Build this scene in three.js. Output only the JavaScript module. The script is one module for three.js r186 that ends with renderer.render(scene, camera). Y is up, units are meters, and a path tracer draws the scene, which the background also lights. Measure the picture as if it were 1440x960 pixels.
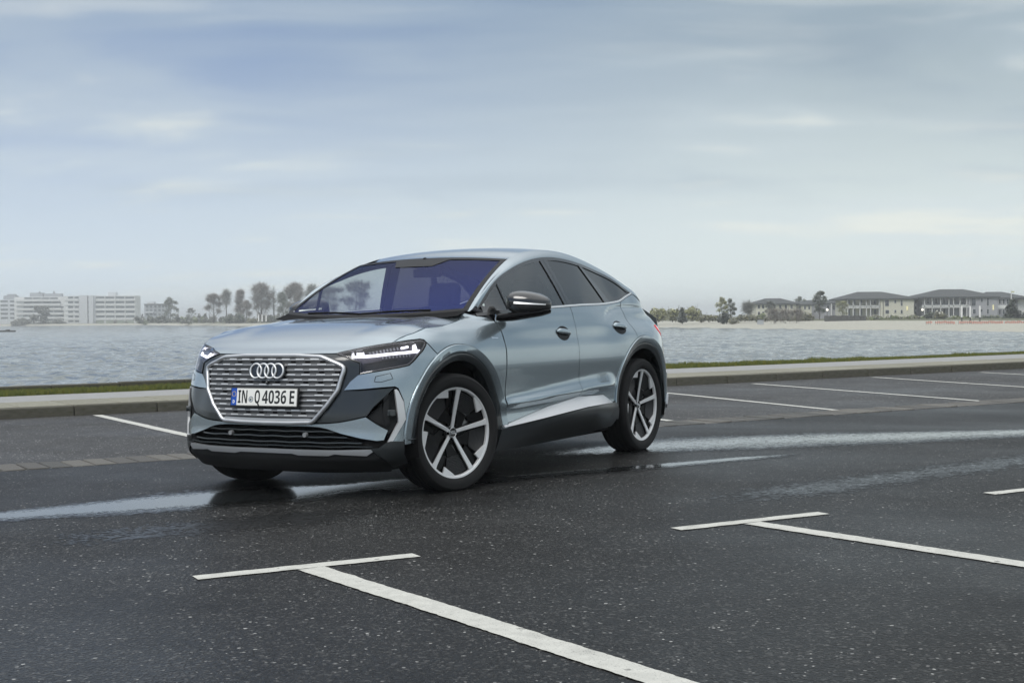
import * as THREE from 'three';
import { RoundedBoxGeometry } from 'three/addons/geometries/RoundedBoxGeometry.js';
import { mergeGeometries, mergeVertices, toCreasedNormals } from 'three/addons/utils/BufferGeometryUtils.js';
import { ImprovedNoise } from 'three/addons/math/ImprovedNoise.js';

const scene = new THREE.Scene();
const DEG = Math.PI / 180;

// ---------------------------------------------------------------- camera
const TILT = .5 * DEG;                                   // the car park falls slightly to the left
const camera = new THREE.PerspectiveCamera(2 * Math.atan(480 / 1942.4) / DEG, 1440 / 960, .1, 9000);
camera.rotation.order = 'YXZ';
camera.position.set(-.0094, 1.0787, 0);
camera.rotation.set(-.0170, 0, -.5 * DEG);
scene.add(camera);

// ---------------------------------------------------------------- noise
const perlin = new ImprovedNoise();
const noise = (x, y = 0, z = 0) => perlin.noise(x, y, z);
const fbm = (x, y, z = 0, n = 4) => { let a = 0, k = 1, t = 0; for (let i = 0; i < n; i++) { a += k * noise(x, y, z + i * 7.3); t += k; x *= 2.03; y *= 2.03; z *= 2.03; k *= .5; } return a / t; };
function rng(seed) { let a = seed >>> 0; return () => { a = (a + 0x6D2B79F5) | 0; let t = Math.imul(a ^ (a >>> 15), 1 | a); t = (t + Math.imul(t ^ (t >>> 7), 61 | t)) ^ t; return ((t ^ (t >>> 14)) >>> 0) / 4294967296; }; }
const sstep = (a, b, x) => { const t = Math.min(1, Math.max(0, (x - a) / (b - a))); return t * t * (3 - 2 * t); };
const lerp = (a, b, t) => a + (b - a) * t;

// ---------------------------------------------------------------- sky (computed: air and thin cloud veils only)
{
  const W = 4096, HH = 2048, d = new Float32Array(W * HH * 4);
  const mix = (a, b, t) => [lerp(a[0], b[0], t), lerp(a[1], b[1], t), lerp(a[2], b[2], t)];
  for (let j = 0; j < HH; j++) {
    const el = ((j + .5) / HH - .5) * 180;               // row 0 is the bottom of the sphere
    for (let i = 0; i < W; i++) {
      const az = ((i + .5) / W - .5) * 360;              // atan2(z, x): the camera looks to -90
      const k = (j * W + i) * 4;
      const e = Math.max(el, 0), ce = Math.cos(e * DEG), x = Math.cos(az * DEG) * ce, z = Math.sin(az * DEG) * ce, y = Math.sin(e * DEG);
      // a flat cloud layer seen from below: near the horizon it is drawn out to long streaks
      const q = 1 / (y + .16), px = x * q, pz = z * q;
      const warp = fbm(px * .9, pz * .9, 3.1, 3);
      const big = fbm(px * .55 + warp * .5, pz * 1.1 + warp * .5, 9.2, 4);
      const fine = fbm(px * 1.5 + warp, pz * 4.2 - warp * .8, 1.7, 5);
      const side = Math.sin((az + 90) * DEG);            // -1 left of the view, +1 right of it
      const right = sstep(-.34, .30, side), q2 = sstep(-.5, 14.5, e);
      let c = mix(mix([.605, .695, .760], [.700, .775, .760], right), mix([.165, .255, .445], [.255, .330, .395], right), q2);
      c = mix(c, [.42, .45, .485], sstep(14, 34, e) * .9);
      const veil = sstep(-.25, .40, big * 1.2 + fine * .6 + side * .10 + .05);
      c = mix(c, mix([.62, .69, .715], [.36, .44, .505], sstep(2, 15, e)), veil * .55);
      const wisp = fbm(px * 2.6 + warp * 1.6, pz * 9 - warp, 4.4, 5);
      const streak = sstep(.04, .52, fine * .85 + big * .50 + wisp * .34 + side * .16);
      c = mix(c, mix([.79, .80, .715], [.58, .625, .63], sstep(5, 14, e)), streak * .56 * sstep(0, 2.5, e) * sstep(30, 9, e));
      const dark = sstep(.03, .42, -big * .8 + fine * .45 + side * .05);
      c = mix(c, mix([.36, .44, .52], [.22, .29, .37], sstep(4, 13, e)), dark * .42 * sstep(2.5, 7, e));
      const glow = sstep(18, 62, e);                     // higher up the cloud is thicker and brighter
      c = mix(c, [1.34, 1.36, 1.38], glow * .85);
      d[k] = c[0]; d[k + 1] = c[1]; d[k + 2] = c[2]; d[k + 3] = 1;
    }
  }
  const t = new THREE.DataTexture(d, W, HH, THREE.RGBAFormat, THREE.FloatType);
  t.mapping = THREE.EquirectangularReflectionMapping; t.magFilter = THREE.LinearFilter; t.minFilter = THREE.LinearFilter; t.needsUpdate = true;
  scene.background = t; scene.environment = t;
}
const sun = new THREE.DirectionalLight(new THREE.Color(1, .97, .92), 1.4);
sun.position.set(-60, 95, 70); sun.target.position.set(0, 0, -12);
sun.castShadow = true; sun.shadow.radius = 55; sun.shadow.mapSize.set(2048, 2048);
Object.assign(sun.shadow.camera, { left: -40, right: 40, top: 40, bottom: -40, near: 1, far: 400 });
scene.add(sun, sun.target);
scene.fog = new THREE.FogExp2(new THREE.Color(.90, .93, .94), .0006);

const renderer = new THREE.WebGLRenderer({ antialias: true });
renderer.setSize(1024, 682);
renderer.toneMapping = THREE.LinearToneMapping;
renderer.toneMappingExposure = 1.2;
renderer.shadowMap.enabled = true;

// ---------------------------------------------------------------- helpers
const lotTurn = new THREE.Quaternion().setFromAxisAngle(new THREE.Vector3(0, 0, 1), TILT);
const lot = (x, z, h = 0) => new THREE.Vector3(x, h, z).applyQuaternion(lotTurn);      // a point on the car park
const std = (color, o = {}) => new THREE.MeshStandardMaterial({ color: Array.isArray(color) ? new THREE.Color().setRGB(...color) : color, roughness: .7, metalness: 0, ...o });
const phy = (color, o = {}) => new THREE.MeshPhysicalMaterial({ color: Array.isArray(color) ? new THREE.Color().setRGB(...color) : color, roughness: .5, metalness: 0, ...o });
const used = new Map();
const numbered = n => { const k = used.get(n) || 0; used.set(n, k + 1); return k ? `${n}_${String(k).padStart(3, '0')}` : n; };
function shadows(m) { m.castShadow = true; m.receiveShadow = true; return m; }
function part(name, geometry, material, parent, label) {
  const m = shadows(new THREE.Mesh(geometry, material)); m.name = name; if (label) m.userData.label = label;
  if (parent) parent.add(m); return m;
}
function tag(o, label, category, group) { o.userData.label = label; o.userData.category = category; if (group) o.userData.group = group; return o; }
function thing(name, label, category, group) { const o = new THREE.Group(); o.name = numbered(name); scene.add(o); return tag(o, label, category, group); }
function solo(name, geometry, material, label, category, group) { const m = part(numbered(name), geometry, material, scene); return tag(m, label, category, group); }
function ground(name, geometry, material, kind = 'structure') { const m = part(numbered(name), geometry, material, scene); m.userData.kind = kind; return m; }
function geo(pos, idx, nor, uv) {
  const g = new THREE.BufferGeometry();
  g.setAttribute('position', new THREE.Float32BufferAttribute(pos, 3));
  if (uv) g.setAttribute('uv', new THREE.Float32BufferAttribute(uv, 2));
  g.setIndex(idx);
  if (nor) g.setAttribute('normal', new THREE.Float32BufferAttribute(nor, 3)); else g.computeVertexNormals();
  return g;
}
function merge(list) {                                    // position, normal and index only
  return mergeGeometries(list.map(g => { g = g.clone(); for (const k of Object.keys(g.attributes)) if (k !== 'position' && k !== 'normal') g.deleteAttribute(k); if (!g.index) g.setIndex([...Array(g.attributes.position.count).keys()]); return g; }));
}
function at(g, x, y, z, rx = 0, ry = 0, rz = 0) { if (rx) g.rotateX(rx); if (ry) g.rotateY(ry); if (rz) g.rotateZ(rz); g.translate(x, y, z); return g; }
const box = (w, h, d, x = 0, y = 0, z = 0) => new THREE.BoxGeometry(w, h, d).translate(x, y, z);
const rbox = (w, h, d, r, x = 0, y = 0, z = 0, n = 2) => new RoundedBoxGeometry(w, h, d, n, r).translate(x, y, z);
function tube(points, r, seg = 24, rad = 8, closed = false) { return new THREE.TubeGeometry(new THREE.CatmullRomCurve3(points.map(p => p.isVector3 ? p : new THREE.Vector3(...p)), closed, 'centripetal'), seg, r, rad, closed); }
// ================================================================ the car park
// lot coordinates: a runs along the kerb to the right, b across it towards the water (b = 0 at the face of the kerb)
const DA = [.86319, -.50488], DB = [-.50488, -.86319], O0 = [0, -19.6247];
const ab = (a, b, h = 0) => lot(O0[0] + DA[0] * a + DB[0] * b, O0[1] + DA[1] * a + DB[1] * b, h);
function sheet(a0, a1, b0, b1, h, na = 1, nb = 1, tile = 1, hf) {       // a flat piece of ground with uv in metres
  const pos = [], uv = [], idx = [];
  for (let j = 0; j <= nb; j++) for (let i = 0; i <= na; i++) { const a = lerp(a0, a1, i / na), b = lerp(b0, b1, j / nb), v = ab(a, b, h + (hf ? hf(a, b) : 0)); pos.push(v.x, v.y, v.z); uv.push(a / tile, b / tile); }
  for (let j = 0; j < nb; j++) for (let i = 0; i < na; i++) { const k = j * (na + 1) + i; idx.push(k, k + 1, k + na + 1, k + 1, k + na + 2, k + na + 1); }
  return geo(pos, idx, null, uv);
}
function polySheet(pts, h, tile = 1) {                                 // a flat polygon on the car park, given in (a, b)
  const f = THREE.ShapeUtils.triangulateShape(pts.map(p => new THREE.Vector2(...p)), []), pos = [], uv = [];
  for (const p of pts) { const v = ab(p[0], p[1], h); pos.push(v.x, v.y, v.z); uv.push(p[0] / tile, p[1] / tile); }
  const idx = []; for (const t of f) { const [A, B, C] = t.map(i => pts[i]); const s = (B[0] - A[0]) * (C[1] - A[1]) - (B[1] - A[1]) * (C[0] - A[0]); idx.push(...(s > 0 ? t : [t[0], t[2], t[1]])); }
  return geo(pos, idx, null, uv);
}
function dataTex(n, f, srgb = false) {
  const d = new Uint8Array(n * n * 4); for (let j = 0; j < n; j++) for (let i = 0; i < n; i++) { const c = f(i, j), k = (j * n + i) * 4; d[k] = c[0]; d[k + 1] = c[1]; d[k + 2] = c[2]; d[k + 3] = 255; }
  const t = new THREE.DataTexture(d, n, n); t.wrapS = t.wrapT = THREE.RepeatWrapping; t.magFilter = THREE.LinearFilter; t.minFilter = THREE.LinearFilter; if (srgb) t.colorSpace = THREE.SRGBColorSpace; t.needsUpdate = true; return t;
}
const toS = v => Math.round(255 * Math.min(1, Math.max(0, v <= .0031308 ? v * 12.92 : 1.055 * Math.pow(v, 1 / 2.4) - .055)));
// asphalt: stones of many sizes in dark binder; one tile is 4 m
const TN = 2048, TM = 4;
function stones(seed, dark, light, bright) {
  const col = new Float32Array(TN * TN), hgt = new Float32Array(TN * TN), r = rng(seed);
  for (let i = 0; i < TN * TN; i++) { col[i] = dark * (.75 + .5 * r()); hgt[i] = .35 + .12 * r(); }
  const drop = (n, r0, r1, c, hh) => {
    for (let k = 0; k < n; k++) {
      const cx = r() * TN, cy = r() * TN, R = lerp(r0, r1, r() ** 2), ec = .55 + .45 * r(), an = r() * 6.28, v = c(r), C = Math.cos(an), S = Math.sin(an), m = Math.ceil(R), up = hh * (.6 + .5 * r());
      for (let y = -m; y <= m; y++) for (let x = -m; x <= m; x++) { const X = (x * C + y * S) / R, Y = (-x * S + y * C) / (R * ec), q = X * X + Y * Y; if (q > 1) continue; const o = (((cy + y) | 0) + TN) % TN * TN + (((cx + x) | 0) + TN) % TN; const e = Math.min(1, (1 - q) * 3); col[o] = lerp(col[o], v, e); hgt[o] = Math.max(hgt[o], .45 + up * (1 - q * .5)); }
    }
  };
  drop(90000, 1.2, 4.6, q => lerp(dark * .6, light, q() ** 1.5), .3);
  drop(24000, 2.4, 6.0, q => lerp(dark * .5, light * 1.25, q()), .4);
  drop(30000, 1.5, 3.6, q => dark * .35 * q(), .12);
  drop(bright[0], 1.6, 4.6, q => lerp(bright[1], bright[2], q() ** 2.8), .45);
  return [col, hgt];
}
const [roadC, roadH] = stones(11, .014, .080, [7200, .07, .60]);
const mottle = (() => { const m = new Float32Array(512 * 512), w = Math.PI * 2 / 512; for (let j = 0; j < 512; j++) for (let i = 0; i < 512; i++) { const X = Math.cos(i * w) * 2, Y = Math.sin(i * w) * 2, Z = Math.cos(j * w) * 2, Q = Math.sin(j * w) * 2; m[j * 512 + i] = noise(X * 1.3 + Z, Y * 1.3 + Q, Z * .8 - X) + .7 * noise(X * 4 + 3, Y * 4 + Z * 4, Q * 4) + .5 * noise(X * 11 + Q * 9, Y * 11, Z * 11 + 2); } return m; })();
const roadMap = dataTex(TN, (i, j) => { const v = roadC[j * TN + i] * (1 + .35 * (mottle[(j >> 2) * 512 + (i >> 2)])); return [toS(v), toS(v * 1.0), toS(v * .985)]; }, true);
const roadBump = dataTex(TN, (i, j) => { const v = Math.min(255, roadH[j * TN + i] * 255); return [v, v, v]; });
const dampMap = dataTex(512, (i, j) => {                                // how damp the surface is, over 24 m
  const w = Math.PI * 2 / 512, X = Math.cos(i * w) * 1.3, Y = Math.sin(i * w) * 1.3, Z = Math.cos(j * w) * 1.3, Q = Math.sin(j * w) * 1.3;
  const n = noise(X * 1.4 + 3, Y * 1.4 + Z, Q * 1.4) + .5 * noise(X * 3 + Z * 2, Y * 3 + 5, Q * 3 + Z) + .25 * noise(X * 8, Y * 8 + Z * 6, Q * 8);
  const v = Math.round(255 * Math.min(1, Math.max(0, .74 + .24 * n))); return [v, v, v];
});
dampMap.repeat.set(TM / 24, TM / 24);
const roadMat = phy([.66, .655, .64], { specularIntensity: .36, map: roadMap, bumpMap: roadBump, bumpScale: .008, roughness: .62, vertexColors: true, roughnessMap: dampMap }); roadMat.name = 'wet_asphalt';
const bayMat = std([1.25, 1.24, 1.22], { map: roadMap, bumpMap: roadBump, bumpScale: .0036, roughness: .86, vertexColors: true, roughnessMap: dampMap }); bayMat.name = 'bay_asphalt';
function stained(g, seed) {                               // old patches, oil and tyre grime: tone of the surface itself, blotchy from 10 cm to 4 m
  const p = g.attributes.position, c = new Float32Array(p.count * 3);
  for (let i = 0; i < p.count; i++) { const x = p.getX(i), z = p.getZ(i); let v = 1 + .30 * fbm(x * .35, z * .35, seed, 3) + .30 * fbm(x * 1.7, z * 1.7, seed + 4, 3); const oil = fbm(x * .9 + 4, z * .9, seed + 9, 4); v *= 1 - .35 * sstep(.22, .34, oil); c[i * 3] = v; c[i * 3 + 1] = v; c[i * 3 + 2] = v * .995; }
  g.setAttribute('color', new THREE.BufferAttribute(c, 3)); return g;
}
ground('road', mergeGeometries([stained(sheet(-14, 14, -21, -6.12, 0, 350, 200, TM), 3), ...[[-90, -14, -110, -6.12], [14, 90, -110, -6.12], [-14, 14, -110, -21]].map(q => stained(sheet(...q, 0, 1, 1, TM), 3))]), roadMat);
ground('parking_bay', mergeGeometries([stained(sheet(-14, 18, -5.66, .05, 0, 220, 50, TM), 8), ...[[-90, -14], [18, 90]].map(q => stained(sheet(...q, -5.66, .05, 0, 1, 1, TM), 8))]), bayMat);
const gutterBed = ground('gutter', sheet(-90, 90, -6.14, -5.64, -.012, 1, 1, TM), std([.035, .034, .031], { roughness: .9 }));
// rows of gutter stones
{
  const r = rng(5), mats = [[.105, .098, .085], [.085, .08, .07], [.125, .117, .10], [.07, .068, .06]].map(c => std(c, { roughness: .62, bumpMap: roadBump, bumpScale: .002 }));
  const shapes = [0, 1, 2].map(k => { const g = new RoundedBoxGeometry(.158, .06, .478, 1, .010), p = g.attributes.position; for (let i = 0; i < p.count; i++) p.setY(i, p.getY(i) + .004 * noise(p.getX(i) * 9 + k * 5, p.getZ(i) * 6)); g.computeVertexNormals(); return g; });
  const q = new THREE.Quaternion().setFromRotationMatrix(new THREE.Matrix4().makeBasis(ab(1, 0).sub(ab(0, 0)), new THREE.Vector3(0, 1, 0).applyQuaternion(lotTurn), ab(0, 0).sub(ab(0, 1))));
  for (let i = 0; i < 132; i++) {
    const a = -12 + i * .17; const m = part('gutter_stone', shapes[(r() * 3) | 0], mats[(r() * 4) | 0], gutterBed);
    m.position.copy(ab(a, -5.89 + (r() - .5) * .012, -.026 + r() * .007)); m.quaternion.copy(q); m.rotateY((r() - .5) * .03); m.rotateZ((r() - .5) * .04);
  }
}
// painted lines
{
  const r = rng(77);
  const wear = dataTex(512, (i, j) => { const n = fbm(i / 26, j / 26, 4, 4), f = r(); let v = .52 + .13 * n - (f > .975 ? .33 : 0) + .05 * (f - .5); v -= .34 * sstep(.34, .46, n) + .18 * sstep(.1, .5, fbm(i / 90, j / 90, 9, 3)) * f; v = Math.max(.06, v); return [toS(v), toS(v * .995), toS(v * .91)]; }, true);
  const paint = std(0xffffff, { map: wear, bumpMap: roadBump, bumpScale: .0016, roughness: .62 }); paint.name = 'road_paint';
  const band = (a0, b0, a1, b1, w, jag = .006) => {            // a worn, slightly ragged strip
    const L = Math.hypot(a1 - a0, b1 - b0), d = [(a1 - a0) / L, (b1 - b0) / L], n = [-d[1], d[0]], N = Math.ceil(L / .02), P1 = [], P2 = [];
    for (let i = 0; i <= N; i++) { const t = i / N * L, e1 = jag * (noise(t * 9, a0 * 3 + b0) + noise(t * 37, a0 + 9) * .8), e2 = jag * (noise(t * 9, a0 * 5 - 4) + noise(t * 41, b0 + 2) * .8), wob = .006 * noise(t * .9, a0); P1.push([a0 + d[0] * t + n[0] * (w / 2 + e1 + wob), b0 + d[1] * t + n[1] * (w / 2 + e1 + wob)]); P2.push([a0 + d[0] * t - n[0] * (w / 2 + e2 - wob), b0 + d[1] * t - n[1] * (w / 2 + e2 - wob)]); }
    const pos = [], uv = [], idx = []; P1.forEach((p, i) => { for (const q of [p, P2[i]]) { const v = ab(q[0], q[1], .004); pos.push(v.x, v.y, v.z); uv.push(q[0] / 1.3, q[1] / 1.3); } if (i < N) { const k = i * 2; idx.push(k, k + 1, k + 2, k + 1, k + 3, k + 2); } });
    const g = geo(pos, idx, null, uv); if (g.attributes.normal.getY(0) < 0) { const x = g.index.array; for (let i = 0; i < x.length; i += 3) [x[i + 1], x[i + 2]] = [x[i + 2], x[i + 1]]; g.computeVertexNormals(); } return g;
  };
  const line = (l, ...gs) => solo('road_marking', mergeGeometries(gs), paint, l, 'road marking');
  line('white bay line left of the car, running from the kerb to the bumper', band(-5.87, -.14, -5.93, -5.6, .115));
  line('short white bay line end just behind the rear wheel', band(-.98, -.9, -1.43, -5.72, .10));
  line('white bay line right of the rear wheel, starting behind the car', band(1.75, -.65, .80, -5.78, .095));
  line('long white bay line in the middle of the right-hand bays', band(4.03, -.45, 3.05, -5.84, .095));
  line('white bay line second from the right edge, starting at the kerb', band(6.66, -.35, 5.42, -5.70, .095));
  line('farthest white bay line at the right edge by the kerb', band(9.05, -.5, 7.7, -5.75, .095));
  line('nearest white T-shaped bay marking in the centre foreground', band(-8.14, -11.22, -7.12, -11.27, .098), band(-7.645, -11.30, -7.43, -14.6, .125));
  line('white T-shaped bay marking in the right foreground', band(-5.71, -11.36, -4.74, -11.39, .095), band(-5.27, -11.43, -4.98, -14.6, .115));
  line('end of a white bay marking cut off by the right edge', band(-3.44, -11.38, -2.4, -11.40, .095), band(-2.9, -11.44, -2.66, -14.6, .115));
}
// standing water where the asphalt dips: the water surface is drawn wherever it lies above the uneven ground
{
  const water = phy([.020, .022, .023], { roughness: .09, ior: 2.0 }); water.name = 'puddle_water';
  const films = [.40, .33, .26, .19, .13].map(q => { const m = phy([.013, .0135, .0135], { roughness: q, ior: 1.33 + (.40 - q) * 1.6 }); m.name = 'damp_film'; return m; });
  const hash = (x, y) => { const q = Math.sin(x * 127.1 + y * 311.7) * 43758.5453; return q - Math.floor(q) - .5; };
  const pool = (name, a0, a1, b0, b1, f, st = .0125) => { films.forEach((m, k) => sheetOf('damp_patch', a0, a1, b0, b1, (a, b) => f(a, b) + .42 - k * .085, .016, m, .0012 + k * .0004)); sheetOf(name, a0, a1, b0, b1, f, st, water, .0036); };
  const sheetOf = (name, a0, a1, b0, b1, f, st, mat, lift) => {
    const na = Math.round((a1 - a0) / st), nb = Math.round((b1 - b0) / st), v = new Float32Array((na + 1) * (nb + 1)), pos = [], idx = [], map = new Map();
    for (let j = 0; j <= nb; j++) for (let i = 0; i <= na; i++) { const a = a0 + i * st, b = b0 + j * st; v[j * (na + 1) + i] = f(a, b) + .10 * fbm(a * 1.3, b * 2.2, 2, 3) + .10 * noise(a * 11, b * 11, 5) + .14 * noise(a * 37, b * 37, 8) + .26 * hash(i, j); }
    const vert = (x, y) => { const k = Math.round(x * 64) * 100003 + Math.round(y * 64); if (!map.has(k)) { const p = ab(a0 + x * st, b0 + y * st, lift); pos.push(p.x, p.y, p.z); map.set(k, pos.length / 3 - 1); } return map.get(k); };
    for (let j = 0; j < nb; j++) for (let i = 0; i < na; i++) {
      const c = [[i, j], [i + 1, j], [i + 1, j + 1], [i, j + 1]], q = c.map(([x, y]) => v[y * (na + 1) + x]); if (q.every(t => t <= 0)) continue;
      const out = []; for (let k = 0; k < 4; k++) { const A = c[k], B = c[(k + 1) % 4], x = q[k], y = q[(k + 1) % 4]; if (x > 0) out.push(vert(...A)); if (x > 0 !== y > 0) { const t = x / (x - y); out.push(vert(lerp(A[0], B[0], t), lerp(A[1], B[1], t))); } }
      for (let k = 1; k < out.length - 1; k++) idx.push(out[0], out[k], out[k + 1]);
    }
    const g = geo(pos, idx, null); const n = g.attributes.normal, up = new THREE.Vector3(0, 1, 0).applyQuaternion(lotTurn); for (let i = 0; i < n.count; i++) n.setXYZ(i, up.x, up.y, up.z);
    ground(name, g, mat);
  };
  const bump = (x, c, w) => Math.exp(-(((x - c) / w) ** 2));
  pool('puddle', -10.8, -5.2, -9.6, -7.9, (a, b) => -.62 + lerp(.86, 1.02, sstep(-8.8, -7.4, a)) * bump(b, -8.70, lerp(.16, .36, sstep(-8.9, -7.2, a)) * lerp(1, .5, sstep(-6.9, -6.3, a))));
  pool('puddle', -6.2, -1.6, -9.5, -8.5, (a, b) => -.60 + .84 * bump(b, -8.93, lerp(.13, .09, sstep(-5, -2, a))) * sstep(-2.5, -3.4, a));
  pool('puddle', -4.8, 7.5, -10.2, -6.5, (a, b) => -.70 + lerp(.80, .90, sstep(-.5, 2.5, a)) * sstep(-4.8, -3.4, a) * bump(b, lerp(-7.75, -8.95, sstep(-3.4, 1.2, a)), lerp(lerp(.26, .66, sstep(-4.2, -2.4, a)), .18, sstep(-2.0, 1.5, a))));
  films.slice(0, 3).forEach((m, k) => sheetOf('damp_patch', -6.4, 1, -11.4, -9.6, (a, b) => -.60 + .66 * sstep(-6.2, -4.2, a) * sstep(1, -2, a) * bump(b, -10.55 + .12 * (a + 4), .50) + .06 - k * .10, .016, m, .0012 + k * .0004));
  films.slice(0, 3).forEach((m, k) => sheetOf('damp_patch', -9.6, -5.3, -10.8, -9.1, (a, b) => -.60 + .62 * sstep(-9.5, -8, a) * sstep(-5.4, -7.2, a) * bump(b, -9.8, .50) + .06 - k * .10, .016, m, .0012 + k * .0004));
}
// kerb of single stones, paving slabs behind it, path, grass
const lotBasis = new THREE.Quaternion().setFromRotationMatrix(new THREE.Matrix4().makeBasis(ab(1, 0).sub(ab(0, 0)), new THREE.Vector3(0, 1, 0).applyQuaternion(lotTurn), ab(0, 0).sub(ab(0, 1))));
const mossy = (dark, light, green, seed, n = 512, k = 1) => dataTex(n, (i, j) => { const w = fbm(i / n * 9 * k, j / n * 9 * k, seed, 5), g = sstep(.02, .45, fbm(i / n * 14 * k + 5, j / n * 14 * k, seed + 3, 4)), s = .5 + .5 * w + .25 * noise(i * .9, j * .9, seed); return [0, 1, 2].map(q => toS(lerp(lerp(dark[q], light[q], Math.min(1, Math.max(0, s))), green[q], g * .7))); }, true);
{
  const r = rng(9), kerbTex = mossy([.075, .072, .058], [.19, .18, .145], [.085, .085, .04], 3), kb = std([.72, .72, .70], { map: kerbTex, roughness: .85, bumpMap: roadBump, bumpScale: .003 });
  const slabTex = mossy([.17, .168, .145], [.30, .295, .262], [.16, .16, .10], 6), sb = [1, .90, 1.06, .96].map(k => std([k, k * .975, k * .87], { map: slabTex, roughness: .8 }));
  const kerb = new THREE.Group(); kerb.name = 'kerb'; scene.add(kerb); kerb.userData.kind = 'structure';
  const shapes = [0, 1, 2].map(k => { const g = new RoundedBoxGeometry(.992, .30, .15, 2, .016), p = g.attributes.position; for (let i = 0; i < p.count; i++) { p.setY(i, p.getY(i) + .004 * noise(p.getX(i) * 4 + k * 7, p.getZ(i) * 8)); p.setZ(i, p.getZ(i) + .003 * noise(p.getX(i) * 5, k * 3, p.getY(i) * 6)); } g.computeVertexNormals(); return g; });
  for (let i = 0; i < 44; i++) {
    const a = -18.6 + i * 1.0, m = part('kerb_stone', shapes[i % 3], kb, kerb);
    m.position.copy(ab(a, .077 + (r() - .5) * .012, -.028 + (r() - .5) * .008)); m.quaternion.copy(lotBasis); m.rotateY((r() - .5) * .008);
  }
  ground('kerb_foot', sheet(-90, 90, .02, .17, -.06), std([.12, .115, .09], { roughness: .9 }));
  const pave = ground('paving', sheet(-90, 90, .155, 1.34, .100), std([.06, .058, .045], { roughness: .95 }));
  const slab = [0, 1].map(k => new RoundedBoxGeometry(.588, .05, 1.16, 1, .008));
  for (let i = 0; i < 62; i++) { const a = -16 + i * .6, m = part('paving_slab', slab[i % 2], sb[(r() * 4) | 0], pave); m.position.copy(ab(a, .752, .099 + (r() - .5) * .004)); m.quaternion.copy(lotBasis); m.rotateX((r() - .5) * .006); m.rotateZ((r() - .5) * .006); }
  const pathTex = mossy([.235, .236, .235], [.33, .33, .325], [.24, .24, .21], 12, 512, 1.4);
  ground('path', sheet(-90, 90, 1.345, 2.92, .121, 1, 1, 3), std(0xffffff, { map: pathTex, roughness: .75, bumpMap: roadBump, bumpScale: .0015 }));
  ground('verge', sheet(-90, 90, 2.92, 5.1, .12, 160, 6, 1, (a, b) => .012 * noise(a * 1.2, b * 1.5) - .25 * sstep(4.5, 5.1, b)), std([.055, .06, .022], { roughness: .95 }));
  ground('bank', sheet(-90, 90, 5.05, 9.5, 0, 90, 6, 1, (a, b) => lerp(-.02, -1.9, (b - 5.05) / 4.45) + .12 * noise(a, b)), std([.10, .095, .075], { roughness: .95 }));
  const blade = (() => { const q = rng(3), pos = [], idx = []; for (let i = 0; i < 9; i++) { const x = (q() - .5) * .07, z = (q() - .5) * .07, h = .035 + q() * .05, an = q() * 6.28, l = (q() - .5) * .06, w = .0045, c = Math.cos(an) * w, s = Math.sin(an) * w, k = pos.length / 3; pos.push(x - c, 0, z - s, x + c, 0, z + s, x + l, h, z + (q() - .5) * .05); idx.push(k, k + 1, k + 2); } return geo(pos, idx); })();
  const spots = []; 
  for (let i = 0; i < 26000; i++) { const a = -13 + r() * 36, b = 2.90 + r() * (a > -1 ? 1.3 : 1.15), n = fbm(a * .8, b * 1.6, 6, 3), right = sstep(0, 4, a); const e = b < 2.98 ? .35 : 1; if (n < -.18 * right - .25 + .0) continue; if (a > 2 && b > lerp(3.9, 3.6, sstep(6, 14, a)) + .5 * n) continue; spots.push([a, b, (.55 + .5 * r()) * e * (1 + .9 * sstep(.05, .4, n) * right) * lerp(1, .6, sstep(6, 13, a))]); }
  const grass = new THREE.InstancedMesh(blade, std([.125, .145, .035], { roughness: .8, side: THREE.DoubleSide }), spots.length); grass.name = 'grass'; grass.userData.kind = 'stuff'; scene.add(grass);
  tag(grass, 'short green grass along the far edge of the path', 'grass');
  const m4 = new THREE.Matrix4(), qq = new THREE.Quaternion(), col = new THREE.Color();
  spots.forEach(([a, b, s], i) => { qq.setFromAxisAngle(new THREE.Vector3(0, 1, 0), r() * 6.28); m4.compose(ab(a, b, .118), qq, new THREE.Vector3(s, s, s)); grass.setMatrixAt(i, m4); const k = r(); grass.setColorAt(i, col.setRGB(lerp(.8, 1.6, k * k), lerp(.8, 1.25, k), .9)); });
  // low stone edging behind the grass, left of the car
  const edge = tag(new THREE.Group(), 'low dark stone edging behind the grass strip at left', 'edging'); edge.name = 'edging'; scene.add(edge);
  const eb = new RoundedBoxGeometry(.99, .34, .22, 1, .02), em = std([.5, .5, .46], { map: kerbTex, roughness: .9 }); for (let i = 0; i < 16; i++) { const m = part('edging_stone', eb, em, edge); m.position.copy(ab(-13 + i, 4.18, .040 + (r() - .5) * .012)); m.quaternion.copy(lotBasis); }
}
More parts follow.
